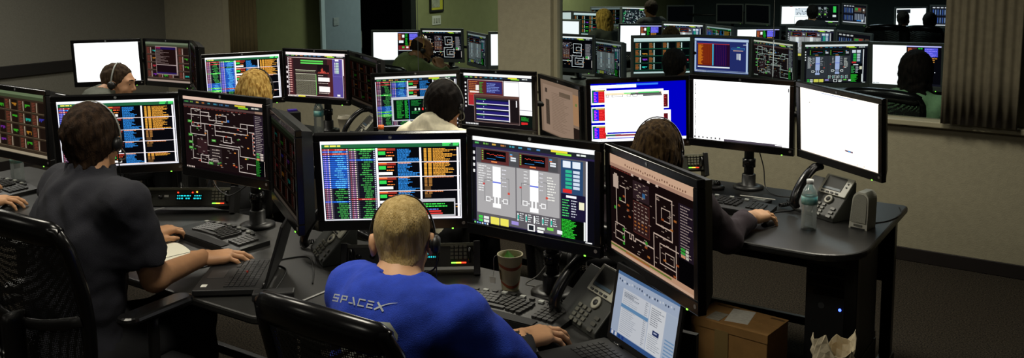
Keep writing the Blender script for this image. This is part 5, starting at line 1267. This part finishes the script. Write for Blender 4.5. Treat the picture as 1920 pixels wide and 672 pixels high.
def hand_geo(pose, side):
    key = (pose, side)
    if key in _hands: return _hands[key]
    f = Field((-.085, -.05, -.085), (.085, .21, .045), .0036)
    bends = {'mouse': ((12, 22, 18), (10, 20, 18), (14, 24, 18), (20, 28, 18)), 'keys': ((22, 38, 22), (20, 36, 24), (22, 36, 24), (26, 38, 24)), 'chin': ((55, 70, 40),)*4}[pose]
    kn = [(-.034, .088, .002), (-.0115, .094, .006), (.0115, .091, .004), (.0325, .081, -.002)]
    ln = [(.043, .026, .021), (.048, .030, .022), (.044, .028, .021), (.034, .021, .018)]; sp_ = (-7, -2, 4, 11)
    f.cap((0, -.05, 0), (0, .01, 0), .026, .026, 0)
    for k in kn: f.cap((k[0]*.62, .012, -.004), k, .018, .0135, .014)
    f.cap((-.028, .02, -.012), (-.02, .07, -.008), .018, .014, .014); f.cap((.026, .015, -.010), (.03, .07, -.010), .015, .012, .012)
    for k, b_, l, a in zip(kn, bends, ln, sp_):
        p = np.array(k, float); ang = 0
        r = [.0102, .0092, .0084, .0070]
        if k is kn[3]: r = [.009, .008, .0072, .006]
        for j in range(3):
            ang += b_[j]; d = np.array([math.sin(rad(a))*math.cos(rad(ang)), math.cos(rad(a))*math.cos(rad(ang)), -math.sin(rad(ang))])
            q = p+d*l[j]; f.cap(p, q, r[j], r[j+1], .004, m=.02); p = q
    t = [(-.026, .018, -.012), (-.046, .045, -.022), (-.054, .076, -.028), (-.050, .099, -.032)]
    for j in range(3): f.cap(t[j], t[j+1], (.0145, .0115, .010)[j], (.0115, .010, .0078)[j], .006, m=.02)
    v, fc = f.mesh()
    if side < 0: v = v*np.array([-1, 1, 1]); fc = fc[:, ::-1]
    _hands[key] = (v, fc); return _hands[key]
def frame(o, y, zhint=(0, 0, 1)):
    y = Vector(y).normalized(); x = y.cross(Vector(zhint)).normalized(); z = x.cross(y)
    return Matrix(((x.x, y.x, z.x, o[0]), (x.y, y.y, z.y, o[1]), (x.z, y.z, z.z, o[2]), (0, 0, 0, 1)))
def elbow(sh, wr, out, l1=.29, l2=.265):
    sh = Vector(sh); wr = Vector(wr); d = wr-sh; L = min(d.length, (l1+l2)*.995); a = (l1*l1-l2*l2+L*L)/(2*L); hh = math.sqrt(max(l1*l1-a*a, 0))
    n = d.normalized(); o = Vector(out); o = (o-n*o.dot(n)).normalized(); return sh+n*a+o*hh
SKIN = {}
def skin(c): return mat('skin_'+c, c, .55, var=.05, vscale=30, bump=.05, bscale=250)
def cloth(c, rough=.9): return mat('cloth_'+c, c, rough, var=.07, vscale=60, bump=.25, bscale=420)
def hairmat(c, c2): return mat('hair_'+c, c, .78, spec=.12, col2=c2, vscale=26, bump=.5, bscale=120, stretch=(3, 3, .5))
PEOPLE = {}
def person(key, label, hip, neck, head, shL, shR, wrL, wrR, hy, hp=0., hr=0., elL=None, elR=None, handL=None, handR=None, poseL='keys', poseR='mouse',
           top='#222222', sleeve=.55, style='tee', hair='short', hc=('#1a1512', '#2b221c'), sk='#b88a66', yaw=0., res=.012, pants='#16171a', neckR=.055, trunk=1., zf=0., under=None, collar=None, hood=None, legs=True, face=False):
    V = lambda p: np.array(p, float)
    hip, neck, head = V(hip), V(neck), V(head); shL, shR, wrL, wrR = V(shL), V(shR), V(wrL), V(wrR)
    elL = V(elL) if elL is not None else V(elbow(shL, wrL, (-.6, -.3, -1))); elR = V(elR) if elR is not None else V(elbow(shR, wrR, (.6, -.3, -1)))
    fwd = np.array([-math.sin(yaw), math.cos(yaw), 0]); rt = np.array([math.cos(yaw), math.sin(yaw), 0]); up = (neck-hip)/np.linalg.norm(neck-hip)
    nrm = np.cross(rt, up); R = np.stack([rt, -nrm if nrm @ fwd < 0 else nrm, up], 1)
    fw_ = R[:, 1]
    k1 = hip+rt*.09+fwd*.46; k1[2] = zf+.52; k2 = hip-rt*.09+fwd*.46; k2[2] = zf+.52
    a1 = k1+fwd*.04; a1[2] = zf+.09; a2 = k2+fwd*.04; a2[2] = zf+.09
    L = np.linalg.norm(neck-hip)
    P = [hip, neck, head, shL, shR, wrL, wrR, elL, elR]+([k1, k2, a1, a2] if legs else [])
    lo = np.min(P, 0)-.20; hi = np.max(P, 0)+.20; lo[2] = zf-.02 if legs else lo[2]
    def trunkprims(f, o):
        f.ell(hip+up*.03, (.165*trunk+o, .115*trunk+o, .13+o), R, .0); f.ell(hip+up*L*.36-fw_*.0, (.145*trunk+o, .108*trunk+o, .17+o), R, .05)
        f.ell(hip+up*L*.68-fw_*.005, (.160*trunk+o, .112*trunk+o, .19+o), R, .05)
        c_ = neck-up*.055
        for s_ in (shL, shR): f.cap(c_+(s_-c_)*.25, s_+(c_-s_)*.12, .075+o, .062+o, .05)
        f.ell(neck-up*.10-fw_*.045, (.12+o, .06+o, .10+o), R, .04)
    def armprims(f, o, upto):
        for (s_, e_, w_) in ((shL, elL, wrL), (shR, elR, wrR)):
            if upto <= 1:
                c = s_+(e_-s_)*upto; f.cap(s_, c+(e_-s_)*.08, .058+o, .047+o*1.7+.004, .04, cut=(c, e_-s_))
            else:
                f.cap(s_, e_, .058+o, .045+o, .04); c = e_+(w_-e_)*(upto-1); f.cap(e_, c+(w_-e_)*.06, .045+o, (.031 if upto > 1.8 else .038)+o, .025, cut=(c, w_-e_))
    def legprims(f, o):
        for k_, a_, s_ in ((k1, a1, 1), (k2, a2, -1)):
            f.cap(hip+rt*s_*.085+fwd*.02, k_, .088+o, .064+o, .05); f.cap(k_, a_, .060+o, .042+o, .03)
        f.ell(hip+up*.01, (.165*trunk+o, .12*trunk+o, .12+o), R, .05)
    # body (skin)
    f = Field(lo, hi, res*1.15); trunkprims(f, 0); armprims(f, 0, 2.0); f.cap(neck-up*.05, neck+(head-neck)*.55, .062, .054, .03)
    if legs: legprims(f, 0)
    parts = [f.mesh()]
    HM = Matrix.Translation(Vector(head)) @ Matrix.Rotation(hy, 4, 'Z') @ Matrix.Rotation(hp, 4, 'X') @ Matrix.Rotation(hr, 4, 'Y')
    hh = .006 if res < .015 else .010
    parts.append(xf(HM, head_geo(hh)))
    for s_, w_, e_, hd_, ps in ((-1, wrL, elL, handL, poseL), (1, wrR, elR, handR, poseR)):
        d = V(hd_)-w_ if hd_ is not None else w_-e_
        parts.append(xf(frame(w_, d), hand_geo(ps, s_)))
    org = (hip[0], hip[1], zf)
    body = link('person', np_mesh('person', parts, skin(sk), org)); body.location = org; tag(body, label, 'person')
    MI = Matrix.Translation((-org[0], -org[1], -org[2]))
    # hair
    ho = link('hair', np_mesh('hair', [xf(HM, hair_geo(hair, hh*1.15))], hairmat(*hc), org), body)
    if face:
        for s_ in (-1, 1):
            ey = G().lathe([(.0001, .0125), (.007, .0105), (.011, .006), (.0125, 0), (.011, -.006), (.0001, -.0125)], 14, MI @ HM @ TR(s_*.031, .0755, .0095, rad(-90))).build('eye', mat('eye_white', '#c8c0b4', .2, var=.02), body, True)
            G().lathe([(.0001, .0132), (.0055, .0121), (.006, .011)], 12, MI @ HM @ TR(s_*.031, .0758, .0095, rad(-90))).build('iris', mat('iris_dark', '#1c130d', .15, var=.05), ey, True)
            G().tube([MI @ HM @ Vector(p) for p in ((s_*.012, .101, .036), (s_*.03, .0975, .041), (s_*.048, .083, .036))], [.003, .004, .002], 6).build('eyebrow', hairmat(*hc), body, True)
    # shirt
    f = Field(lo, hi, res); o = .013; trunkprims(f, o); armprims(f, o, sleeve)
    if hood:
        f.ell(neck-fw_*.055-up*.02, (.12, .055, .075), R, .03); f.cap(neck-rt*.075+up*.0, neck-fw_*.07+up*.02, .035, .045, .03); f.cap(neck+rt*.075+up*.0, neck-fw_*.07+up*.02, .035, .045, .03); f.cap(neck-fw_*.06-up*.04, neck-fw_*.075-up*.13, .05, .02, .03)
    nd = (head-neck)/np.linalg.norm(head-neck)
    f.noise(.0058 if not hood else .007, 27, int(abs(hip[0])*100), (1, 1, .8)); f.noise(.0018, 60, int(abs(hip[1])*100))
    f.subcap(neck+nd*.012-up*.0+fw_*.01, neck+nd*.30, neckR+.010, neckR+.03)
    if collar:
        ring = [neck+nd*.018+(rt*math.cos(a)*.074+fw_*math.sin(a)*.074)-fw_*.006 for a in np.linspace(0, 2*math.pi, 13)]
        for p_, q_ in zip(ring[:-1], ring[1:]): f.cap(p_-nd*.035, q_+nd*.024, .015, .011, .012)
    f.plane(hip-up*.09, -up)
    sh = link({'tee': 'shirt', 'polo': 'polo_shirt', 'hoodie': 'hoodie', 'jacket': 'jacket', 'blouse': 'blouse'}[style], np_mesh('shirt', [f.mesh()], cloth(top), org), body)
    if under:
        for (s_, e_, w_) in ((shL, elL, wrL), (shR, elR, wrR)):
            f = Field(lo, hi, res*.8); f.cap(s_+(e_-s_)*.4, e_, .052, .050, .02); c = w_-(w_-e_)*.04; f.cap(e_, w_, .050, .034, .02, cut=(c, w_-e_))
            f.noise(.004, 40, 5); link('undershirt_sleeve', np_mesh('under', [f.mesh()], under, org), body)
    if legs:
        f = Field(lo, hi, res*1.1); legprims(f, .014); f.noise(.004, 24, 9); f.plane((0, 0, hip[2]+.13), (0, 0, 1)); f.plane((0, 0, zf+.06), (0, 0, -1))
        link('trousers', np_mesh('trousers', [f.mesh()], cloth(pants), org), body)
        for a_ in (a1, a2):
            f = Field(a_-.14, a_+np.array([.14, .24, .08]) if False else a_+.26, .012); p_ = a_.copy(); p_[2] = zf+.045
            f.cap(p_-fwd*.05, p_+fwd*.02+V((0, 0, .02)), .04, .042, .02); f.cap(p_, p_+fwd*.15-V((0, 0, .01)), .042, .034, .03); f.plane((0, 0, zf+.002), (0, 0, -1))
            link('shoe', np_mesh('shoe', [f.mesh()], mat('shoe_black', '#121213', .5, var=.1), org), body)
    PEOPLE[key] = (body, sh, HM)
    return body
def headset(key, label, m=None, yoff=-.01, cup=1, mic=True, r=.0045, grow=.015):
    HM = PEOPLE[key][2]; t = thing('headset', label, 'headset', M=HM @ TR(0, 0, 0)); m = m or M_black
    pts = [((.083+grow)*math.cos(a), yoff-.01*math.sin(a), .012+(.113+grow)*math.sin(a)) for a in np.linspace(rad(-4), rad(184), 22)]
    G().tube(pts, r, 8, sc=(1.7, .6)).build('headband', m, t, True)
    for s in ((1, -1) if cup == 2 else (cup,)):
        G().lathe([(.022, -.012), (.026, -.004), (.026, .006), (.018, .013), (.0001, .014)], 18, TR(s*.090, yoff, -.004, 0, rad(90)*s)).build('ear_cup', M_black, t, True)
        G().lathe([(.022, -.016), (.026, -.010), (.02, -.006)], 18, TR(s*.090, yoff, -.004, 0, rad(90)*s)).build('ear_pad', M_satin, t, True)
    if mic:
        s = cup if cup != 2 else 1
        G().tube(spline([(s*.096, yoff, -.012), (s*.098, .03, -.035), (s*.082, .075, -.06), (s*.05, .105, -.068)], 6), .0025, 6).build('microphone_boom', m, t, True)
        G().lathe([(.0001, -.008), (.006, -.006), (.007, 0), (.005, .007), (.0001, .009)], 10, TR(s*.047, .108, -.068)).build('microphone', M_black, t, True)
        G().tube(spline([(s*.093, yoff, -.028), (s*.092, yoff+.015, -.09), (s*.085, yoff+.045, -.16), (s*.075, yoff+.06, -.26)], 6), .002, 6).build('cable', M_black, t, True)
    return t
def sd(n, rt=.18, dn=.06, yaw=0., fx=0.):   # shoulders from the neck point
    c, s = math.cos(yaw), math.sin(yaw)
    return (n[0]-rt*c-fx*s, n[1]-rt*s, n[2]-dn), (n[0]+rt*c, n[1]+rt*s, n[2]-dn)

# man in dark polo
person('polo', 'person in dark polo shirt, seen from behind, hands on keyboard and mouse', (-2.95, 1.64, .53), (-2.915, 1.75, 1.145), (-2.965, 1.79, 1.252),
       (-3.14, 1.765, 1.08), (-2.70, 1.73, 1.085), (-3.235, 2.17, .785), (-2.80, 2.10, .785), rad(33), rad(-8), elR=(-2.715, 1.835, .80), elL=(-3.20, 1.93, .80),
       handL=(-3.235, 2.33, .775), handR=(-2.70, 2.25, .775), top='#1e1f28', sleeve=.72, style='polo', hair='full', hc=('#1c130d', '#3c2c1f'), sk='#b98a64', yaw=rad(2), collar=True, trunk=1.24, res=.011)
headset('polo', 'headset with thin silver band and microphone on the man in dark polo', M_silver, cup=1, r=.003, grow=.021)
# blue shirted man
camo = mat('camo_sleeve', '#141518', .85, col2='#6f7378', vscale=38, bump=.2, bscale=300)
person('blue', 'person with cropped blond hair in blue lettered t-shirt, seen from behind at the mouse', (-1.55, 1.62, .53), (-1.545, 1.755, 1.04), (-1.60, 1.835, 1.113),
       (-1.725, 1.765, .975), (-1.375, 1.80, .965), (-1.85, 2.21, .785), (-1.415, 2.13, .785), rad(36), rad(-26), elR=(-1.262, 1.925, .755), elL=(-1.86, 1.96, .775),
       handL=(-1.83, 2.38, .775), handR=(-1.34, 2.29, .772), top='#1f3fb4', sleeve=.80, style='tee', hair='buzz', hc=('#c0a874', '#9c8450'), sk='#c0916a', yaw=rad(5), trunk=.95, under=mat('dark_sleeve', '#15161a', .9, var=.2, vscale=30), res=.011)
headset('blue', 'black headset band on the blond head of the blue shirted man', M_gloss, yoff=-.005, cup=1, r=.005, grow=.006)
# lettering on the blue shirt: seven letter strokes and a swoosh laid on the cloth
dg = bpy.context.evaluated_depsgraph_get() if False else None
def on_cloth(key, px, py, off=.0022):
    body, sh, _ = PEOPLE[key]; me = sh.data
    if not hasattr(on_cloth, 'c'): on_cloth.c = {}
    if key not in on_cloth.c:
        o = Vector(body.location); on_cloth.c[key] = BVHTree.FromPolygons([v.co+o for v in me.vertices], [tuple(p.vertices) for p in me.polygons])
    d = (F_+R_*((px-960)/1726.2)-U_*((py-136.2)/1726.2)).normalized()
    h = on_cloth.c[key].ray_cast(Vector((0, 0, 1.88)), d)
    return (h[0]-d*off-Vector(body.location)) if h[0] else None
def decal(key, polys, mp, m, name, parent, n=6):
    g = G()
    for (a, b_, c, d) in polys:
        rows = []
        for j in range(n+1):
            r = []
            for i in range(n+1):
                u, v = i/n, j/n; x = (a[0]*(1-u)+b_[0]*u)*(1-v)+(d[0]*(1-u)+c[0]*u)*v; y = (a[1]*(1-u)+b_[1]*u)*(1-v)+(d[1]*(1-u)+c[1]*u)*v
                q = on_cloth(key, *mp(x, y)); r.append(q)
            rows.append(r)
        if any(q is None for r in rows for q in r): continue
        g.grid(rows)
    return g.build(name, m, parent, True)
def bar(x0, y0, x1, y1, t, e=0.):   # stroke of thickness t
    dx, dy = x1-x0, y1-y0; L = math.hypot(dx, dy); nx, ny = -dy/L*t/2, dx/L*t/2
    return ((x0-nx, y0-ny), (x1-nx, y1-ny), (x1+nx, y1+ny), (x0+nx, y0+ny))
def letters():
    T = .17; out = {}
    S_ = lambda x: x
    def put(ch, x, wd):
        L_ = []
        if ch == 'S': L_ = [bar(x+.05, .9, x+wd, .9, T), bar(x+.06, .95, x+.06, .5, .1), bar(x, .5, x+wd, .5, T), bar(x+wd-.06, .5, x+wd-.06, .05, .1), bar(x, .09, x+wd, .09, T)]
        if ch == 'P': L_ = [bar(x+.05, 0, x+.05, .98, .12), bar(x, .9, x+wd, .9, T), bar(x+wd-.05, .95, x+wd-.05, .42, .12), bar(x+.12, .46, x+wd, .46, T)]
        if ch == 'A': L_ = [bar(x+wd*.42, 1.0, x+wd, .0, .17), bar(x, .2, x+wd*.62, .2, T)]
        if ch == 'C': L_ = [bar(x, .9, x+wd, .9, T), bar(x+.06, .95, x+.06, .05, .12), bar(x, .09, x+wd, .09, T)]
        if ch == 'E': L_ = [bar(x, .9, x+wd, .9, T), bar(x, .5, x+wd*.95, .5, T), bar(x, .09, x+wd, .09, T), bar(x+.06, .5, x+.06, .05, .12)]
        if ch == 'X': L_ = [bar(x+.08, 1.0, x+wd*.98, .0, .22), bar(x-.05, .0, x+wd*.62, .62, .2)]
        return L_
    x = 0; P = []
    for ch, wd in zip('SPACEX', (.62, .62, .72, .72, .70, .95)):
        P += put(ch, x, wd); x += wd+.26
    tot = x-.26
    sw_ = []
    pts = [(tot-.42, .55, .2), (tot-.1, .82, .17), (tot+.3, 1.08, .14), (tot+.75, 1.3, .09), (tot+1.2, 1.45, .04)]
    for (a, b_, t1), (c, d, t2) in zip(pts[:-1], pts[1:]): sw_.append(((a, b_-t1/2), (c, d-t2/2), (c, d+t2/2), (a, b_+t1/2)))
    return P+sw_, tot
PL, TOT = letters()
def mapx(u, v):
    s = u/TOT; return (622.5+96*s+4.5*v, 565.0+19.5*s-14.2*v+1.5*s*(1-s)*4*-.4)
M_let = mat('letter_silver', '#aeb6bd', .4, var=.04)
lab_ = decal('blue', PL, mapx, M_let, 'shirt_lettering', PEOPLE['blue'][0], 3)
decal('blue', [((640, 598), (731, 605.5), (746.5, 629), (640, 629)), ((640, 629), (746.5, 629), (740, 671), (640, 671)), ((640, 671), (740, 671), (738, 700), (640, 700))], lambda x, y: (x, y), mat('shirt_panel', '#aab0a4', .8, var=.04), 'shirt_panel', PEOPLE['blue'][0], 10)
# cream hoodie
n_ = (-2.82, 3.52, 1.035); a_, b_ = sd(n_, .18, .06)
person('hood', 'person in cream hoodie with dark hair and headset, seen from behind', (-2.84, 3.36, .52), n_, (-2.83, 3.585, 1.137), a_, b_, (-2.98, 3.88, .785), (-2.68, 3.88, .785), rad(22), rad(-8), top='#f4ecd0', sleeve=1.95, style='hoodie', hair='full', hc=('#0d0a09', '#1c1512'), sk='#a5744e', hood=True, neckR=.06)
headset('hood', 'dark headset with silver band on the man in cream hoodie', M_silver, cup=1, r=.003, grow=.022)
# long haired woman
n_ = (-1.535, 3.29, .965)
person('wom', 'person with long brown hair and plum sleeve, hand on mouse at the right desk', (-1.63, 3.13, .50), n_, (-1.548, 3.35, 1.095), (-1.70, 3.29, .91), (-1.375, 3.32, .915), (-1.68, 3.78, .785), (-1.285, 3.70, .785), rad(8), rad(-5), elR=(-1.30, 3.47, .755),
       handR=(-1.235, 3.87, .775), top='#2c1f28', sleeve=1.93, style='blouse', hair='long', hc=('#2a1d13', '#5f4a2e'), sk='#c2946c', trunk=.88, neckR=.05)
headset('wom', 'black headset with beaded band on the long haired woman', M_gloss, cup=1, mic=False, r=.004, grow=.022)
# blonde woman
n_ = (-4.23, 3.53, .985); a_, b_ = sd(n_, .165, .06)
person('blon', 'person with shoulder length blonde hair and headset, seen from behind', (-4.25, 3.38, .50), n_, (-4.25, 3.60, 1.10), a_, b_, (-4.35, 3.74, .785), (-4.2, 3.72, .785), rad(30), rad(-10), top='#2a2a30', sleeve=1.9, style='blouse', hair='bob', hc=('#8a6428', '#d8b468'), sk='#c99a72', trunk=.88, neckR=.05)
headset('blon', 'black headset band over the shoulder length blonde hair', M_black, yoff=.01, cup=1, mic=False, r=.006, grow=.022)
# man in profile
n_ = (-5.66, 3.50, 1.005); a_, b_ = sd(n_, .17, .05, rad(-30))
person('prof', 'person in grey jacket with short dark hair seen in profile, wearing a headset', (-5.66, 3.36, .50), n_, (-5.61, 3.60, 1.062), a_, b_, (-5.6, 3.9, .785), (-5.35, 3.78, .785), rad(-57), rad(-10), top='#4a4d44', sleeve=1.95, style='jacket', hair='short', hc=('#2a1f17', '#463728'), sk='#c49370', collar=True, yaw=rad(-20), face=True)
headset('prof', 'silver headset band on the man seen in profile', M_silver, cup=1, mic=False, r=.003)
# bald man in green beyond the glass
n_ = (-5.58, 6.58, .945); a_, b_ = sd(n_, .185, .05, rad(-30))
person('bald', 'person in olive green sweater with bald head, hand at chin, beyond the glass', (-5.72, 6.50, .50), n_, (-5.51, 6.66, 1.03), a_, b_, (-5.62, 6.95, .785), (-5.33, 6.72, .86), rad(-38), rad(-12), elR=(-5.28, 6.80, .74), handR=(-5.38, 6.74, .97), poseR='chin', top='#5a6438', sleeve=1.93, style='jacket', hair='bald', hc=('#17110d', '#2a2019'), sk='#8a5f3f', yaw=rad(-25), face=True)
headset('bald', 'thin gold headset band on the bald man in green', mat('band_gold', '#b08a4a', .3, metal=.6), cup=1, mic=True, r=.003)
# person with wavy hair and green shirt
n_ = (-1.16, 6.42, .965); a_, b_ = sd(n_, .20, .06)
person('wavy', 'person with wavy dark hair in a green shirt, seen from behind through the window', (-1.18, 6.34, .50), n_, (-1.155, 6.47, 1.115), a_, b_, (-1.3, 6.9, .785), (-1.05, 6.9, .785), rad(0), rad(-4), top='#86ac80', sleeve=1.9, style='jacket', hair='curly', hc=('#0e0b0a', '#231b18'), sk='#8a6248', collar=True, res=.015, trunk=1.1)
def seated(key, label, hx0, hy0, hz0, yaw, top, hair, hc, zf=0., sk='#9a6e50', headyaw=0.):
    c, s = math.cos(yaw), math.sin(yaw); n = (hx0+.04*s, hy0-.05*c, hz0-.125); a, b = sd(n, .175, .06, yaw)
    person(key, label, (hx0+.16*s, hy0-.18*c, zf+.50), n, (hx0, hy0, hz0), a, b, (n[0]-.15*c-.34*s, n[1]-.15*s+.34*c, zf+.785), (n[0]+.15*c-.34*s, n[1]+.15*s+.34*c, zf+.785), yaw+headyaw, rad(-6), top=top, sleeve=1.9, style='jacket', hair=hair, hc=hc, sk=sk, yaw=yaw, zf=zf, res=.021)
DK = ('#0d0b0a', '#1f1915')
seated('j', 'person with dark cropped hair seen from behind before the teal plot grid', -2.86, 6.46, 1.05, 0, '#1c1e20', 'full', DK)
seated('r', 'person whose brown hair shows above the teal plot grid monitor', -3.86, 8.62, 1.04, 0, '#2a2a2a', 'full', ('#2c2114', '#574325'), -.18)
seated('fb', 'person with long blonde hair seen from the side in the far room', -5.50, 10.2, 1.10, rad(70), '#3c3e34', 'longish', ('#7a5c22', '#c8a04c'), -.18, '#c29066')
seated('fd', 'person with dark hair facing left before the pale tangled schematic', -5.80, 12.2, 1.12, rad(60), '#1a1a1a', 'full', ('#20160f', '#33261a'), -.18, '#a06c44')
seated('fm', 'person in silhouette before the far monitor with grey towers', -4.20, 14.75, .97, rad(10), '#101214', 'full', DK, -.18)
seated('fn', 'person with round head in grey shirt turned towards a neighbour, far row', -2.80, 14.5, .934, rad(-15), '#3c3f3a', 'short', ('#14110f', '#2a241e'), -.18)
seated('fo', 'person with bent dark head in grey shirt, end of the far row', -2.27, 13.5, .972, rad(0), '#3f4340', 'full', DK, -.18)
# owner of the hand at the left edge
n_ = (-4.55, 1.80, 1.08); a_, b_ = sd(n_, .18, .06)
person('left', 'person at the left desk whose hand rests on a mouse', (-4.62, 1.66, .52), n_, (-4.56, 1.85, 1.20), a_, b_, (-4.70, 2.15, .785), (-4.33, 2.06, .785), 0, 0, handR=(-4.26, 2.22, .775), top='#33343a', sleeve=1.6, style='tee', hair='short', sk='#c2926a', res=.016)
# wrist watch on the man in dark polo
wt = thing('wrist_watch', 'steel wrist watch on the left wrist of the man in dark polo', 'watch', M=frame((-3.234, 2.14, .785), (0, 1, -.03)))
G().tube([(.036*math.cos(a), 0, .033*math.sin(a)) for a in np.linspace(0, 2*math.pi, 25)[:-1]], .006, 8, True, sc=(1.6, .5)).build('strap', mat('watch_steel', '#a8a49a', .3, metal=.7), wt, True)
G().lathe([(.017, .030), (.017, .040), (.013, .041)], 18).build('dial', mat('watch_dial', '#d8d8d0', .3), wt, True)
